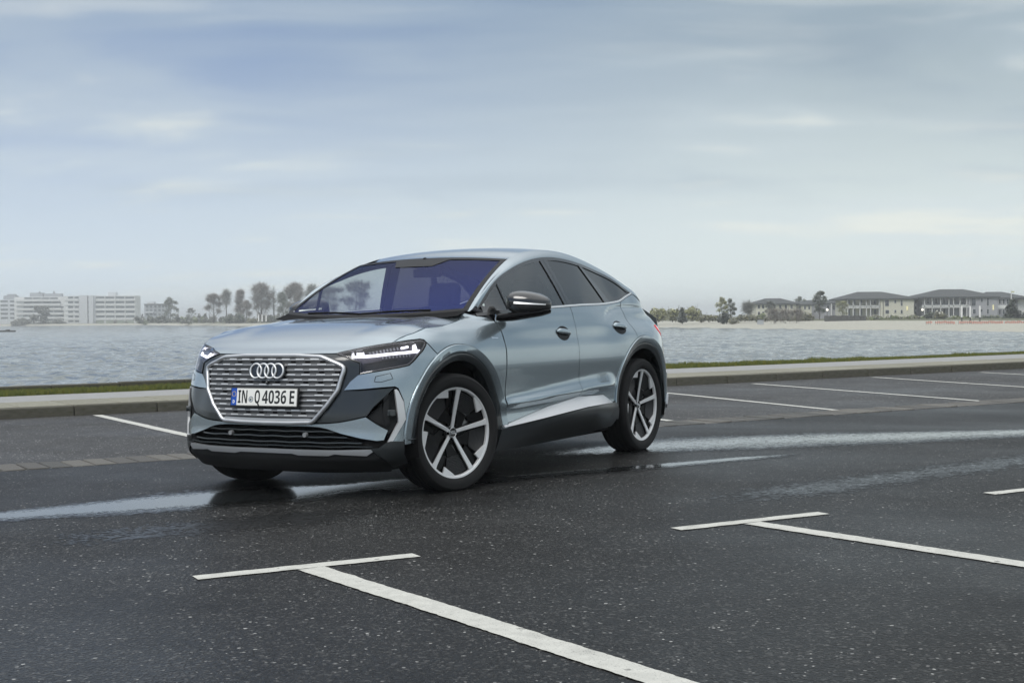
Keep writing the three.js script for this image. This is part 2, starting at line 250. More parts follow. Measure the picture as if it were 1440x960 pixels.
// ================================================================ the lake and its far shore
const EYE = 1.0787, F = 1942.4, LAKE = -1.32;
const horizon = x => 447 - (x - 720) * .00873;
const far = (x, y, d) => new THREE.Vector3((x - 720) / F * d, EYE + (horizon(x) - y) / F * d, -d);    // bearing and height seen from the eye, at a distance
{
  // choppy water, its waves built as far as they can be told apart
  const cols = 800, rows = 560, r0 = 21, r1 = 1000, pos = [], idx = [], uv = [], A = 36 * DEG;
  for (let j = 0; j <= rows; j++) { const r = r0 * Math.pow(r1 / r0, j / rows), dr = r * Math.log(r1 / r0) / rows; for (let i = 0; i <= cols; i++) { const t = lerp(-A, A, i / cols), x = Math.sin(t) * r, z = -Math.cos(t) * r; const k1 = sstep(2.6, .5, dr), k2 = sstep(1.1, .2, dr), k3 = sstep(6, 1.4, dr);
      const wx = x + 1.2 * noise(x * .2, z * .2, 8); const ridge = 1 - Math.abs(noise(wx * .42 + 3, z * .62, 1.5)) * 2;
      const y = LAKE + k3 * .17 * noise(x * .10, z * .16, 2) + k1 * .20 * ridge + k2 * (.115 * noise(wx * 1.0, z * 1.5, 4) + .022 * noise(wx * 2.1, z * 2.9, 6)); pos.push(x, y, z); uv.push(x / 14, z / 14); } }
  for (let j = 0; j < rows; j++) for (let i = 0; i < cols; i++) { const k = j * (cols + 1) + i; idx.push(k, k + 1, k + cols + 1, k + 1, k + cols + 2, k + cols + 1); }
  const rip = dataTex(512, (i, j) => { const w = Math.PI * 2 / 512, a = i * w, b = j * w; let v = 0; for (const [p, q, s, ph] of [[3, 7, 1, 0], [-5, 9, .8, 1], [9, 13, .6, 2.2], [-12, 19, .5, .7], [17, 23, .4, 4], [-7, 29, .35, 3], [23, 31, .3, 5], [31, 17, .25, 1.5]]) v += s * Math.sin(p * a + q * b + ph + 1.7 * Math.sin(a * 2 + ph) + 1.3 * Math.cos(b * 3 - ph)); v = 128 + v * 26; return [v, v, v]; });
  const lakeMat = phy([.20, .222, .222], { roughness: .08, ior: 1.33, bumpMap: rip, bumpScale: .40 }); lakeMat.name = 'lake_water';
  ground('lake', geo(pos, idx, null, uv), lakeMat);
  const wide = []; const wp = [], wi = [], wu = []; const NN = 96; for (let j = 0; j <= 8; j++) for (let i = 0; i <= NN; i++) { const t = lerp(36 * DEG, 360 * DEG - 36 * DEG, i / NN), r = [16, 40, 80, 160, 300, 500, 800, 1000, 1400][j], x = Math.sin(t) * r, z = -Math.cos(t) * r; wp.push(x, LAKE - .02, z); wu.push(x / 14, z / 14); }
  for (let j = 0; j < 8; j++) for (let i = 0; i < NN; i++) { const t = lerp(36, 324, (i + .5) / NN); if (t > 75 && t < 285) continue; const k = j * (NN + 1) + i; wi.push(k, k + 1, k + NN + 1, k + 1, k + NN + 2, k + NN + 1); }
  ground('lake', geo(wp, wi, null, wu), lakeMat);
  // land behind the camera
  const lp = [], li = []; for (let j = 0; j <= 3; j++) for (let i = 0; i <= 60; i++) { const t = lerp(62, 298, i / 60) * DEG, r = [40, 130, 500, 3000][j]; lp.push(Math.sin(t) * r, -1.2 + (j > 1 ? 0 : -.3), -Math.cos(t) * r); }
  for (let j = 0; j < 3; j++) for (let i = 0; i < 60; i++) { const k = j * 61 + i; li.push(k, k + 1, k + 61, k + 1, k + 62, k + 61); }
  ground('meadow', geo(lp, li), std([.07, .075, .035], { roughness: .95 }));
}
// far shore: bearing (pixel column of the photograph's width), distance of the water's edge, end of the sand, of the land
const SHORE = [[-2000, 1000, 1.01], [-1000, 1040, 1.004], [-560, 1000, 1.004], [-200, 960, 1.004], [0, 912, 1.004], [190, 880, 1.008], [260, 700, 1.03], [330, 600, 1.06], [450, 500, 1.12], [700, 380, 1.25], [930, 292, 1.40], [1060, 250, 1.44], [1200, 213, 1.5], [1320, 190, 1.52], [1440, 172, 1.55], [1700, 130, 1.6], [2100, 90, 1.6]];
const shoreD = pchip0(SHORE.map(p => p[0]), SHORE.map(p => p[1])), sandK = pchip0(SHORE.map(p => p[0]), SHORE.map(p => p[2]));
function pchip0(xs, ys) { return x => { let i = 0; while (i < xs.length - 2 && x > xs[i + 1]) i++; const t = sstep(xs[i], xs[i + 1], x); return lerp(ys[i], ys[i + 1], lerp(t, (x - xs[i]) / (xs[i + 1] - xs[i]), .6)); }; }
{
  const build = (name, prof, mat, n = 360) => {
    const pos = [], idx = [], uv = [], m = prof(0).length;
    for (let i = 0; i <= n; i++) { const x = lerp(-2000, 2400, i / n), d = shoreD(x) * (1 + .012 * noise(x * .03, 4)); for (const [k, y] of prof(x)) { const D = d * k, X = (x - 720) / F * D; pos.push(X, y + .06 * noise(X * .05, D * .05), -D); uv.push(X / 9, D / 9); } }
    for (let i = 0; i < n; i++) for (let j = 0; j < m - 1; j++) { const k = i * m + j; idx.push(k, k + m, k + 1, k + 1, k + m, k + m + 1); }
    return ground(name, geo(pos, idx, null, uv), mat);
  };
  const sandTex = dataTex(256, (i, j) => { const w = Math.PI * 2 / 256, n = fbm(Math.cos(i * w) * 2 + 5, Math.sin(i * w) * 2 + Math.cos(j * w) * 2, Math.sin(j * w) * 2, 4); const v = .38 + .14 * n; return [toS(v), toS(v * .975), toS(v * .82)]; }, true);
  build('beach', x => { const s = sandK(x) - 1; return [[.985, -1.75], [1, -1.36], [1 + s * .12, -1.12], [1 + s * .4, -.75], [1 + s * .75, -.45], [1 + s * 1.05, -.22]]; }, std(0xffffff, { map: sandTex, roughness: .95 }));
  build('far_land', x => { const s = sandK(x); return [[s * 1.0, -.40], [s * 1.01, -.20], [s * 1.06, .0], [s * 1.5, .2], [s * 3, .5], [s * 8, 1]]; }, std([.095, .10, .05], { roughness: .95 }));
}
// ---------------------------------------------------------------- vegetation
const foliageM = { willow: [.27, .275, .115], fresh: [.18, .21, .085], dark: [.045, .058, .036], grey: [.17, .175, .145], brown: [.165, .14, .115], deep: [.085, .105, .058], olive: [.17, .165, .085], bark: [.075, .065, .055], yellow: [.20, .19, .06] };
for (const k in foliageM) { foliageM[k] = phy(foliageM[k].map(v => k === 'bark' ? v : Math.min(.6, v * 1.55)), { roughness: 1, side: THREE.DoubleSide, ...(k === 'bark' ? {} : { transmission: .45, thickness: 0 }) }); foliageM[k].name = 'leaf_' + k; }
function leaves(r, clumps, n, size, thin = 1) {                      // small leaf sprays spread through the clumps' volumes
  const pos = [], idx = [], nor = []; const tot = clumps.reduce((t, c) => t + c[3] * c[4] * c[5], 0);
  for (const c of clumps) {
    const m = Math.max(6, Math.round(n * c[3] * c[4] * c[5] / tot));
    for (let i = 0; i < m; i++) {
      let x, y, z, q; do { x = r() * 2 - 1; y = r() * 2 - 1; z = r() * 2 - 1; q = x * x + y * y + z * z; } while (q > 1 || q < .08 * r());
      const s = size * (.5 + r()), a = r() * 6.28, b = Math.acos(2 * r() - 1), u = new THREE.Vector3(Math.sin(b) * Math.cos(a), Math.cos(b), Math.sin(b) * Math.sin(a)), v = new THREE.Vector3(r() - .5, r() - .5, r() - .5).cross(u).normalize(), p = new THREE.Vector3(c[0] + x * c[3], c[1] + y * c[4], c[2] + z * c[5]), k = pos.length / 3;
      for (const [e, f] of [[-1, -.5], [1, -.35], [.7, .5], [-.6, .6]]) { const w = p.clone().addScaledVector(u, e * s * .6 / Math.sqrt(thin)).addScaledVector(v, f * s * thin); pos.push(w.x, w.y, w.z); const nn = new THREE.Vector3(x, y + .35, z).addScaledVector(u, .35).normalize(); nor.push(nn.x, nn.y, nn.z); }
      idx.push(k, k + 1, k + 2, k, k + 2, k + 3);
    }
  }
  return geo(pos, idx, nor);
}
function stick(A, B, ra, rb, n = 5) { const g = new THREE.CylinderGeometry(rb, ra, A.distanceTo(B), n, 1, false); g.translate(0, A.distanceTo(B) / 2, 0); g.applyQuaternion(new THREE.Quaternion().setFromUnitVectors(new THREE.Vector3(0, 1, 0), B.clone().sub(A).normalize())); g.translate(A.x, A.y, A.z); return g; }
// a tree or bush standing at bearing x, its top and foot at y0, y1 seen from the eye, w wide
function plant(kind, name, label, cat, x0, x1, y0, y1, d, mat, seed, o = {}) {
  const r = rng(seed * 7919 + 13), foot = far((x0 + x1) / 2, y1, d), H = (y1 - y0) / F * d, W = (x1 - x0) / F * d, t = thing(name, label, cat, o.group); t.position.copy(foot);
  if (kind === 'bush') {
    const cl = [], n = o.clumps || 7; for (let i = 0; i < n; i++) { const u = r() * 2 - 1, h = (.35 + .55 * r()) * (1 - .45 * u * u); cl.push([u * W * .36, H * h * .62, (r() - .5) * W * .5, W * lerp(.14, .24, r()), H * lerp(.22, .36, r()), W * .2]); }
    cl.push([0, H * .3, 0, W * .42, H * .3, W * .3]);
    part('foliage', leaves(r, cl, o.n || 520, o.leaf || Math.max(.28, H * .09)), foliageM[mat], t);
    const st = []; for (let i = 0; i < 5; i++) st.push(stick(new THREE.Vector3((r() - .5) * W * .3, -.3, 0), new THREE.Vector3((r() - .5) * W * .7, H * (.5 + .4 * r()), (r() - .5) * W * .3), .06, .02)); part('stem', merge(st), foliageM.bark, t);
  } else if (kind === 'conifer') {
    const cl = []; for (let i = 0; i < 7; i++) { const h = i / 7; cl.push([(r() - .5) * W * .12, H * (.14 + .80 * h), 0, W * .5 * (1 - h * .85), H * .11, W * .5 * (1 - h * .85)]); }
    part('crown', leaves(r, cl, o.n || 700, Math.max(.3, H * .07)), foliageM[mat], t); part('trunk', stick(new THREE.Vector3(0, -.3, 0), new THREE.Vector3(0, H * .9, 0), H * .02, H * .006), foliageM.bark, t);
  } else {                                                 // broadleaf tree, with fewer leaves while it is bare
    const base = o.base ?? .3, lean = (r() - .5) * W * .12, limbs = [], tips = [], bark = foliageM.bark;
    const trunk = merge([stick(new THREE.Vector3(0, -.4, 0), new THREE.Vector3(lean, H * .45, 0), H * .022, H * .014, 7), stick(new THREE.Vector3(lean, H * .45, 0), new THREE.Vector3(lean * 1.5, H * .8, 0), H * .014, H * .005, 6)]);
    part('trunk', trunk, bark, t);
    const grow = (A, dir, len, rad, lev) => { const B = A.clone().addScaledVector(dir, len); limbs.push(stick(A, B, rad, rad * .6, 3)); if (lev === 0) { tips.push(B); return; } const n = 2 + (r() < .6 ? 1 : 0); for (let i = 0; i < n; i++) { const nd = dir.clone().add(new THREE.Vector3((r() - .5) * 1.5, (r() - .25) * .9, (r() - .5) * 1.5)).normalize(); nd.y += o.bare ? .28 : 0; nd.normalize(); grow(B, nd, len * lerp(.58, .82, r()), Math.max(o.twig || (o.bare ? .05 : .035), rad * .55), lev - 1); } };
    const nb = o.limbs || 9, sp = W / H; for (let i = 0; i < nb; i++) { const h = lerp(base, .82, i / (nb - 1)), a = i * 2.4 + r(), k = Math.sin(Math.PI * Math.min(1, (h - base) / (1 - base) * .8 + .25)); const dir = new THREE.Vector3(Math.cos(a) * sp * 1.3 * k, .75 + .5 * h, Math.sin(a) * sp * k).normalize(); grow(new THREE.Vector3(lean * (h / .45), H * h * .92, 0), dir, W * .22 * k + H * .045, H * .008, o.levels || (o.bare ? 4 : 3)); }
    // keep the twigs within the crown's outline
    const g = merge(limbs), p = g.attributes.position; for (let i = 0; i < p.count; i++) { if (p.getY(i) > H) p.setY(i, H - .3 * r()); const x = p.getX(i); const y = p.getY(i) / H, lim = W * (.30 + .25 * Math.sin(Math.PI * Math.min(1, Math.max(0, y)) ** .62)) * (1 + .45 * noise(y * 6, seed * 3.7 + (x > 0 ? 5 : 0))); if (Math.abs(x) > lim) p.setX(i, Math.sign(x) * lim * lerp(.6, 1.05, r())); }
    part('branches', g, o.bare ? foliageM[mat] : bark, t);
    const cl = tips.filter(() => r() < (o.fill || .8)).map(v => [Math.max(-W * .45, Math.min(W * .45, v.x)), Math.min(H * .95, v.y), v.z, W * .07 + .2, H * .04 + .2, W * .07 + .2]);
    const wide = h => Math.sin(Math.PI * Math.pow(Math.min(1, Math.max(0, (h - base * .6) / (1 - base * .6))), o.top || (o.bare ? .58 : .85))) ** .6, lob = o.lobes || 26;
    for (let i = 0; i < lob; i++) { const h = lerp(base, 1, r() ** .9), e = wide(h) * .5, a = r() * 6.28, q = Math.sqrt(r()) * e * .8; cl.push([lean * h * 2 + Math.cos(a) * q * W, h * H, Math.sin(a) * q * W * .8, W * lerp(.06, .19, r() ** 1.5), H * lerp(.03, .085, r()), W * lerp(.06, .17, r())]); }
    if (o.bare) part('crown', leaves(r, cl, (o.n || 420) * 1.5, Math.max(.5, H * .055), .07), foliageM[mat], t);
    else part('crown', leaves(r, cl, (o.n || 1100) * 1.5, o.leaf || H * .034, o.thin || .45), foliageM[mat], t);
  }
  return t;
}
{
  const T = (...a) => plant('tree', 'tree', ...a), B = (...a) => plant('bush', 'bush', ...a);
  // left shore
  T('brown rounded tree, leftmost of the bare trees on the left shore', 'tree', 288, 313, 415, 453, 640, 'brown', 1, { base: .12, bare: 1, n: 900, lobes: 34 });
  T('slim pale bare tree with a small fan-shaped top right of the brown rounded tree', 'tree', 311, 326, 409, 453, 650, 'grey', 2, { base: .42, bare: 1, levels: 3 });
  T('thin tall bare tree with a narrow top, between the fan-shaped tree and the biggest one', 'tree', 330, 344, 408, 453, 650, 'brown', 3, { base: .08, bare: 1, n: 520 });
  T('low brown rounded tree just left of the biggest bare tree', 'tree', 338, 357, 424, 453, 635, 'brown', 4, { base: .1, bare: 1, n: 700, lobes: 30 });
  T('biggest bare tree on the left shore, with a broad round top', 'tree', 353, 384, 401, 454, 640, 'brown', 5, { base: .06, bare: 1, n: 1500, limbs: 13 });
  T('very thin bare tree right beside the biggest one', 'tree', 381, 390, 404, 453, 645, 'grey', 6, { base: .3, bare: 1, n: 160, limbs: 6, levels: 2 });
  T('dark narrow tree by the foot of the windscreen pillar', 'tree', 391, 407, 412, 454, 630, 'deep', 7, { base: .1, bare: 1, n: 800, lobes: 34 });
  T('wide bare tree partly hidden by the left windscreen pillar', 'tree', 402, 431, 401, 454, 640, 'brown', 8, { base: .08, bare: 1, n: 900, limbs: 12 });
  T('grey tree behind the left windscreen pillar of the car', 'tree', 424, 450, 403, 454, 645, 'grey', 9, { base: .08, bare: 1, n: 800 });
  T('left one of the grey trees seen through the windscreen', 'tree', 446, 484, 405, 454, 600, 'grey', 10, { base: .1, bare: 1, n: 1300, lobes: 34 });
  T('right one of the grey trees seen through the windscreen', 'tree', 478, 520, 398, 454, 600, 'grey', 11, { base: .1, bare: 1, n: 1300, lobes: 34 });
  B('low green bush left of the brown rounded tree', 'bush', 268, 296, 438, 454, 660, 'fresh', 20, { n: 400 });
  T('small thin tree above low bushes between the grey house and brown rounded tree', 'tree', 262, 276, 433, 454, 680, 'grey', 21, { base: .1, n: 380 });
  B('pale green bush right of the poplars by the grey house', 'bush', 246, 270, 441, 455, 700, 'fresh', 22);
  B('dark green bush under the slim fan-shaped tree', 'bush', 309, 332, 440, 454, 636, 'deep', 23);
  B('dark bush at the foot of the thin tall tree', 'bush', 328, 345, 436, 455, 632, 'deep', 24);
  B('brownish bush at the foot of the biggest bare tree', 'bush', 344, 372, 442, 455, 625, 'olive', 25);
  B('dark bush between the biggest bare tree and the dark narrow tree', 'bush', 370, 396, 440, 455, 628, 'deep', 26);
  B('brown scrub next to the bonnet of the car', 'bush', 390, 424, 443, 455, 610, 'olive', 27);
  T('dense grey-green poplar clump right beside the grey house', 'tree', 230, 251, 419, 455, 860, 'deep', 28, { base: .05, n: 1500 });
  plant('conifer', 'conifer', 'small dark conifer in front of the grey house', 'conifer', 223, 233, 441, 455, 840, 'dark', 29);
  B('green bush between the hotel and the grey house', 'bush', 190, 212, 442, 456, 850, 'fresh', 30);
  B('green bush in front of the grey house', 'bush', 208, 228, 445, 456, 845, 'fresh', 31);
  B('green bush in front of the poplar clump', 'bush', 230, 252, 444, 456, 842, 'deep', 32);
  T('big grey willow in front of the white hotel', 'tree', 44, 68, 431, 458, 912, 'grey', 33, { base: .02, n: 2200, leaf: 1.1 });
  B('dark bushes left of the grey willow in front of the hotel', 'bush', 14, 46, 442, 458, 910, 'grey', 34, { n: 900 });
  B('dark low bushes right of the grey willow in front of the hotel', 'bush', 62, 92, 445, 458, 910, 'grey', 35, { n: 900 });
  B('small reddish bush at the foot of the right hotel wing', 'bush', 158, 166, 447, 456, 905, 'brown', 36, { n: 160 });
  B('small dark bush at the right end of the hotel', 'bush', 172, 182, 447, 456, 905, 'deep', 37, { n: 160 });
  // right shore
  B('yellow-green willow scrub right behind the tail of the car', 'bush', 912, 944, 427, 451, 330, 'willow', 40, { n: 1100, leaf: .34 });
  B('tall yellow-green willow scrub left of the small dark conifer', 'bush', 934, 962, 423, 451, 335, 'willow', 41, { n: 1000, leaf: .34 });
  B('yellow-green willow scrub right of the small dark conifer', 'bush', 956, 988, 424, 450, 332, 'willow', 42, { n: 1100, leaf: .34 });
  plant('conifer', 'conifer', 'small dark conifer in front of the willow scrub', 'conifer', 952, 968, 430, 454, 318, 'dark', 43);
  B('low brownish scrub right of the willow scrub', 'bush', 982, 1014, 437, 451, 330, 'olive', 44, { n: 700, leaf: .3 });
  T('light green young tree with an uneven top, left of its darker twin', 'tree', 1008, 1024, 418, 451, 325, 'willow', 45, { base: .1, n: 900 });
  T('grey-green young tree leaning against the light green one', 'tree', 1021, 1036, 420, 451, 328, 'deep', 46, { base: .1, n: 900 });
  B('dark bush at the foot of the two young trees', 'bush', 1010, 1030, 433, 455, 310, 'dark', 47, { n: 700, leaf: .3 });
  B('low olive bush on the sand beside the dark bush', 'bush', 1022, 1040, 445, 455, 305, 'olive', 48, { n: 400, leaf: .25 });
  T('small bare tree left of the hipped house by the willow scrub', 'tree', 1045, 1060, 428, 448, 330, 'grey', 49, { base: .2, bare: 1, levels: 3, n: 260 });
  B('low reddish scrub between the young trees and the left house', 'bush', 1036, 1066, 440, 450, 325, 'olive', 50, { n: 600, leaf: .3 });
  T('dark tree in front of the left house', 'tree', 1075, 1091, 424, 450, 345, 'dark', 51, { base: .1, n: 800 });
  B('green bush in front of the left corner of the left house', 'bush', 1062, 1080, 437, 452, 335, 'fresh', 52, { n: 500, leaf: .3 });
  T('dark bare shrub in front of the left house, left one', 'shrub', 1080, 1098, 436, 455, 300, 'brown', 53, { base: .1, bare: 1, levels: 2, n: 60, twig: .03, lobes: 12 });
  T('dark bare shrub in front of the left house, middle one', 'shrub', 1096, 1114, 437, 455, 300, 'brown', 54, { base: .1, bare: 1, levels: 2, n: 60, twig: .03, lobes: 12 });
  T('dark bare shrub in front of the left house, right one', 'shrub', 1110, 1130, 437, 455, 300, 'brown', 55, { base: .1, bare: 1, levels: 2, n: 60, twig: .03, lobes: 12 });
  B('olive bush before the right end of the left house', 'bush', 1118, 1148, 436, 451, 335, 'olive', 56, { n: 700, leaf: .3 });
  T('rounded tree top showing behind the roof of the left house', 'tree', 1116, 1134, 417, 446, 440, 'deep', 57, { base: .1, n: 700 });
  T('dense dark green tree standing between the left houses', 'tree', 1143, 1163, 410, 449, 350, 'deep', 58, { base: .08, n: 1600 });
  T('yellow-green tree at the left corner of the cream house', 'tree', 1176, 1193, 424, 449, 345, 'willow', 59, { base: .1, n: 800 });
  for (const [i, x0, x1, l] of [[0, 1216, 1246, 'left'], [1, 1242, 1272, 'middle'], [2, 1268, 1302, 'right']]) B(`low olive bushes along the foot of the cream house, ${l} part`, 'bush', x0, x1, 440, 451, 330, 'olive', 60 + i, { n: 700, leaf: .3 });
  B('dark bush by the lit lamp left of the grey house with columns', 'bush', 1300, 1314, 434, 449, 325, 'deep', 63, { n: 400, leaf: .3 });
  B('big dark bush before the columns of the grey house', 'bush', 1310, 1336, 432, 451, 318, 'olive', 64, { n: 900, leaf: .3 });
  B('low green hedge under the columns of the grey house', 'bush', 1334, 1372, 441, 450, 315, 'fresh', 65, { n: 700, leaf: .26 });
  B('dark low hedge before the grey wall of the grey house', 'bush', 1368, 1414, 440, 451, 312, 'deep', 66, { n: 900, leaf: .28 });
  plant('conifer', 'conifer', 'dark pine at the right edge before the last house', 'conifer', 1410, 1438, 417, 453, 300, 'dark', 67, { n: 1300 });
  B('olive bush at the right edge beside the dark pine', 'bush', 1424, 1452, 434, 453, 300, 'dark', 68, { n: 600, leaf: .3 });
}
// low undergrowth along both shores, one mass
function undergrowth(name, label, x0, x1, y0, y1, d0, mat, n, seed, leaf) {
  const r = rng(seed), cl = []; for (let i = 0; i < (x1 - x0) / 3; i++) { const x = lerp(x0, x1, r()), d = d0 * (1 + .04 * (r() - .5)), h = lerp(.35, 1, r() ** 1.4), p = far(x, lerp(y1, y0, h * .6), d); cl.push([p.x, p.y, p.z, (2 + 3 * r()) / F * d, h * (y1 - y0) * .36 / F * d, (2 + 2 * r()) / F * d]); }
  const m = part(numbered(name), leaves(r, cl, n, leaf, .5), foliageM[mat], scene); m.userData.kind = 'stuff'; tag(m, label, 'undergrowth');
}
undergrowth('undergrowth', 'low green undergrowth along the left shore under the bare trees', 192, 452, 438, 456, 660, 'grey', 4600, 91, .75);
undergrowth('undergrowth', 'low olive undergrowth on the right shore between the car and the left house', 985, 1150, 441, 452, 338, 'olive', 2600, 92, .36);
undergrowth('undergrowth', 'low green undergrowth below the cream house and the grey house with columns', 1215, 1450, 443, 452, 330, 'fresh', 3000, 93, .34);
// ---------------------------------------------------------------- buildings
const wallM = { white: std([.70, .71, .70], { roughness: .8 }), whiteB: std([.62, .64, .66], { roughness: .8 }), cream: std([.60, .585, .48], { roughness: .85 }), greyWall: std([.34, .34, .36], { roughness: .85 }), grey: std([.36, .38, .40], { roughness: .85 }), roof: std([.050, .055, .055], { roughness: .8 }), pane: phy([.05, .06, .07], { roughness: .15 }), dim: phy([.12, .135, .15], { roughness: .25 }), frame: std([.72, .72, .70], { roughness: .7 }), rail: std([.55, .56, .54], { roughness: .7 }), dark: std([.06, .06, .055], { roughness: .8 }), lamp: std([.9, .88, .8], { emissive: new THREE.Color(1, .95, .80), emissiveIntensity: 1.1 }), glowPane: std([.7, .65, .4], { emissive: new THREE.Color(.9, .8, .4), emissiveIntensity: .35 }), red: std([.60, .34, .28], { roughness: .8 }) };
for (const k in wallM) wallM[k].name = 'building_' + k;
// a block on the far shore: outline in bearings and heights seen from the eye, at a distance; depth in metres
const block = (x0, x1, y0, y1, d, dep, fwd = 0) => { const a = far(x0, y1, d), b = far(x1, y0, d), yt = (a.y + far(x0, y0, d).y - a.y + b.y) / 2; return box(b.x - a.x, b.y - far((x0 + x1) / 2, y1, d).y, dep, (a.x + b.x) / 2, (b.y + far((x0 + x1) / 2, y1, d).y) / 2, -d - dep / 2 + fwd); };
function hipRoof(x0, x1, r0, r1, ye, yr, d, dep, over = .6) {
  const A = far(x0, ye, d), B = far(x1, ye, d), R = far(r0, yr, d), S = far(r1, yr, d), e = (A.y + B.y) / 2, h = (R.y + S.y) / 2;
  const p = [[A.x - over, e, -d + over], [B.x + over, e, -d + over], [B.x + over, e, -d - dep - over], [A.x - over, e, -d - dep - over], [R.x, h, -d - dep / 2], [S.x, h, -d - dep / 2]], f = [[0, 1, 5], [0, 5, 4], [1, 2, 5], [2, 3, 4], [2, 4, 5], [3, 0, 4], [0, 3, 2], [0, 2, 1]];
  const pos = []; for (const t of f) for (const k of t) pos.push(...p[k]); return merge([geo(pos, [...Array(pos.length / 3).keys()]), box(B.x - A.x + over * 2, .35, dep + over * 2, (A.x + B.x) / 2, e - .178, -d - dep / 2)]);
}
function windowPart(x0, x1, y0, y1, d, parent, m = wallM.pane, fr = .10, fwd = .10) {
  const w = part('window', block(x0, x1, y0, y1, d, .2, fwd - .02), wallM.frame, parent); part('pane', block(x0 + fr * F / d * .6, x1 - fr * F / d * .6, y0 + fr * F / d * .6, y1 - fr * F / d * .6, d, .1, fwd + .04), m, w); return w;
}
{
  // the hotel on the left shore
  const D = 935, h = thing('hotel', 'long white hotel with rows of dark windows and a stair tower at left', 'building');
  const rows = [418.3, 425, 431.7, 438.4, 445.1];
  part('wall', block(-40, 22, 421, 457, D + 12, 14), wallM.whiteB, h); part('wall', block(20, 92, 417, 457, D + 6, 14), wallM.white, h); part('wall', block(90, 112, 416, 457, D, 14), wallM.white, h); part('wall', block(134, 190, 415.5, 456, D, 14), wallM.white, h);
  const tower = part('stair_tower', merge([block(111.5, 122.6, 415, 456.5, D - 2.5, 16), block(124.6, 131, 415.3, 456.5, D - 2.2, 16), block(122, 134.2, 416, 456.5, D - .8, 14)]), wallM.whiteB, h);
  for (const y of [418, 424.8, 431.5, 438.2, 445, 450.5]) part('window', block(122.8, 124.4, y - 1.4, y + 1.6, D - 1, .3), wallM.dim, tower);
  const win = (x0, x1, y, hh, d, m = wallM.dim) => { const w = part('window', block(x0, x1, y - hh, y + hh, d, .3, .12), m, h); return w; };
  for (const y of rows) for (const [a, b] of [[135.2, 147], [149, 161], [163, 175], [177, 189.2]]) win(a, b, y, 1.35, D);
  for (const y of rows) part('parapet', block(134, 190.6, y + 1.7, y + 4.6, D, .5, .55), wallM.white, h);
  for (const x of [147.6, 161.6, 175.6]) part('pilaster', block(x, x + .9, 416, 449, D, .7, .70), wallM.white, h);
  for (const y of [...rows, 451.6]) for (const [a, b] of [[96, 103], [105, 111]]) win(a, b, y, 1.3, D);
  for (const y of rows) part('parapet', block(92, 111.4, y + 1.7, y + 4.6, D, .4, .45), wallM.white, h);
  [419.3, 425.3, 431.6, 438, 444, 449.5].forEach((y, i) => { const x0 = 34 - i * .6, x1 = 82 + Math.min(i, 2) * 4; for (let k = 0; k < 4; k++) win(lerp(x0, x1, k / 4) + .5, lerp(x0, x1, (k + 1) / 4) - .5, y, 1.05, D + 6); part('balcony', block(22 + i * .4, 84 + i * 1.6, y + 1.3, y + 4.2, D + 6, 1.6, 1.7), wallM.white, h); });
  for (const y of [423.5, 429.3, 435.2, 441, 447]) for (const [a, b] of [[-36, -26], [-22, -12], [1, 11], [14, 20.5]]) win(a, b, y, 1.3, D + 12);
  part('roof_structure', merge([block(42, 60, 411.5, 417, D + 10, 5), block(62, 86, 412.5, 417, D + 10, 5), block(55, 57, 409.5, 412, D + 10, 1), block(75, 77, 409, 413, D + 10, 1)]), wallM.grey, h);
  part('roof_structure', merge([block(5, 22, 415.5, 421.1, D + 15, 6), block(10, 21, 413.5, 416, D + 16, 4)]), wallM.grey, h); part('roof_structure', block(152, 163, 411, 415.6, D + 3, 5), wallM.whiteB, h);
  for (let k = 0; k < 4; k++) part('door_glass', block(135 + k * 14, 146 + k * 14, 450.2, 454.8, D, .3, .12), std([.30, .34, .27], { roughness: .5 }), h);
  // grey house beside it
  const g = thing('house', 'small grey flat-roofed house right of the white hotel', 'building');
  part('wall', block(203, 233, 428, 455, 885, 10), wallM.grey, g); part('penthouse', block(207, 216, 424.5, 428.1, 888, 6), wallM.whiteB, g); part('roof', block(202.4, 233.6, 427, 428.1, 884.4, 11), wallM.dark, g); part('balcony', block(204, 216, 438, 440, 885, 1, 1.05), wallM.whiteB, g);
  for (const y of [431, 436, 442]) for (const x of [205.5, 211, 217, 223, 228]) part('window', block(x, x + 3, y - 1.5, y + 1.5, 885, .3, .12), wallM.dim, g);
}
function columns(list, y0, y1, d, parent, w = .9) { for (const x of list) part('column', block(x - w / 2, x + w / 2, y0, y1, d, .35, 2.4), wallM.frame, parent); }
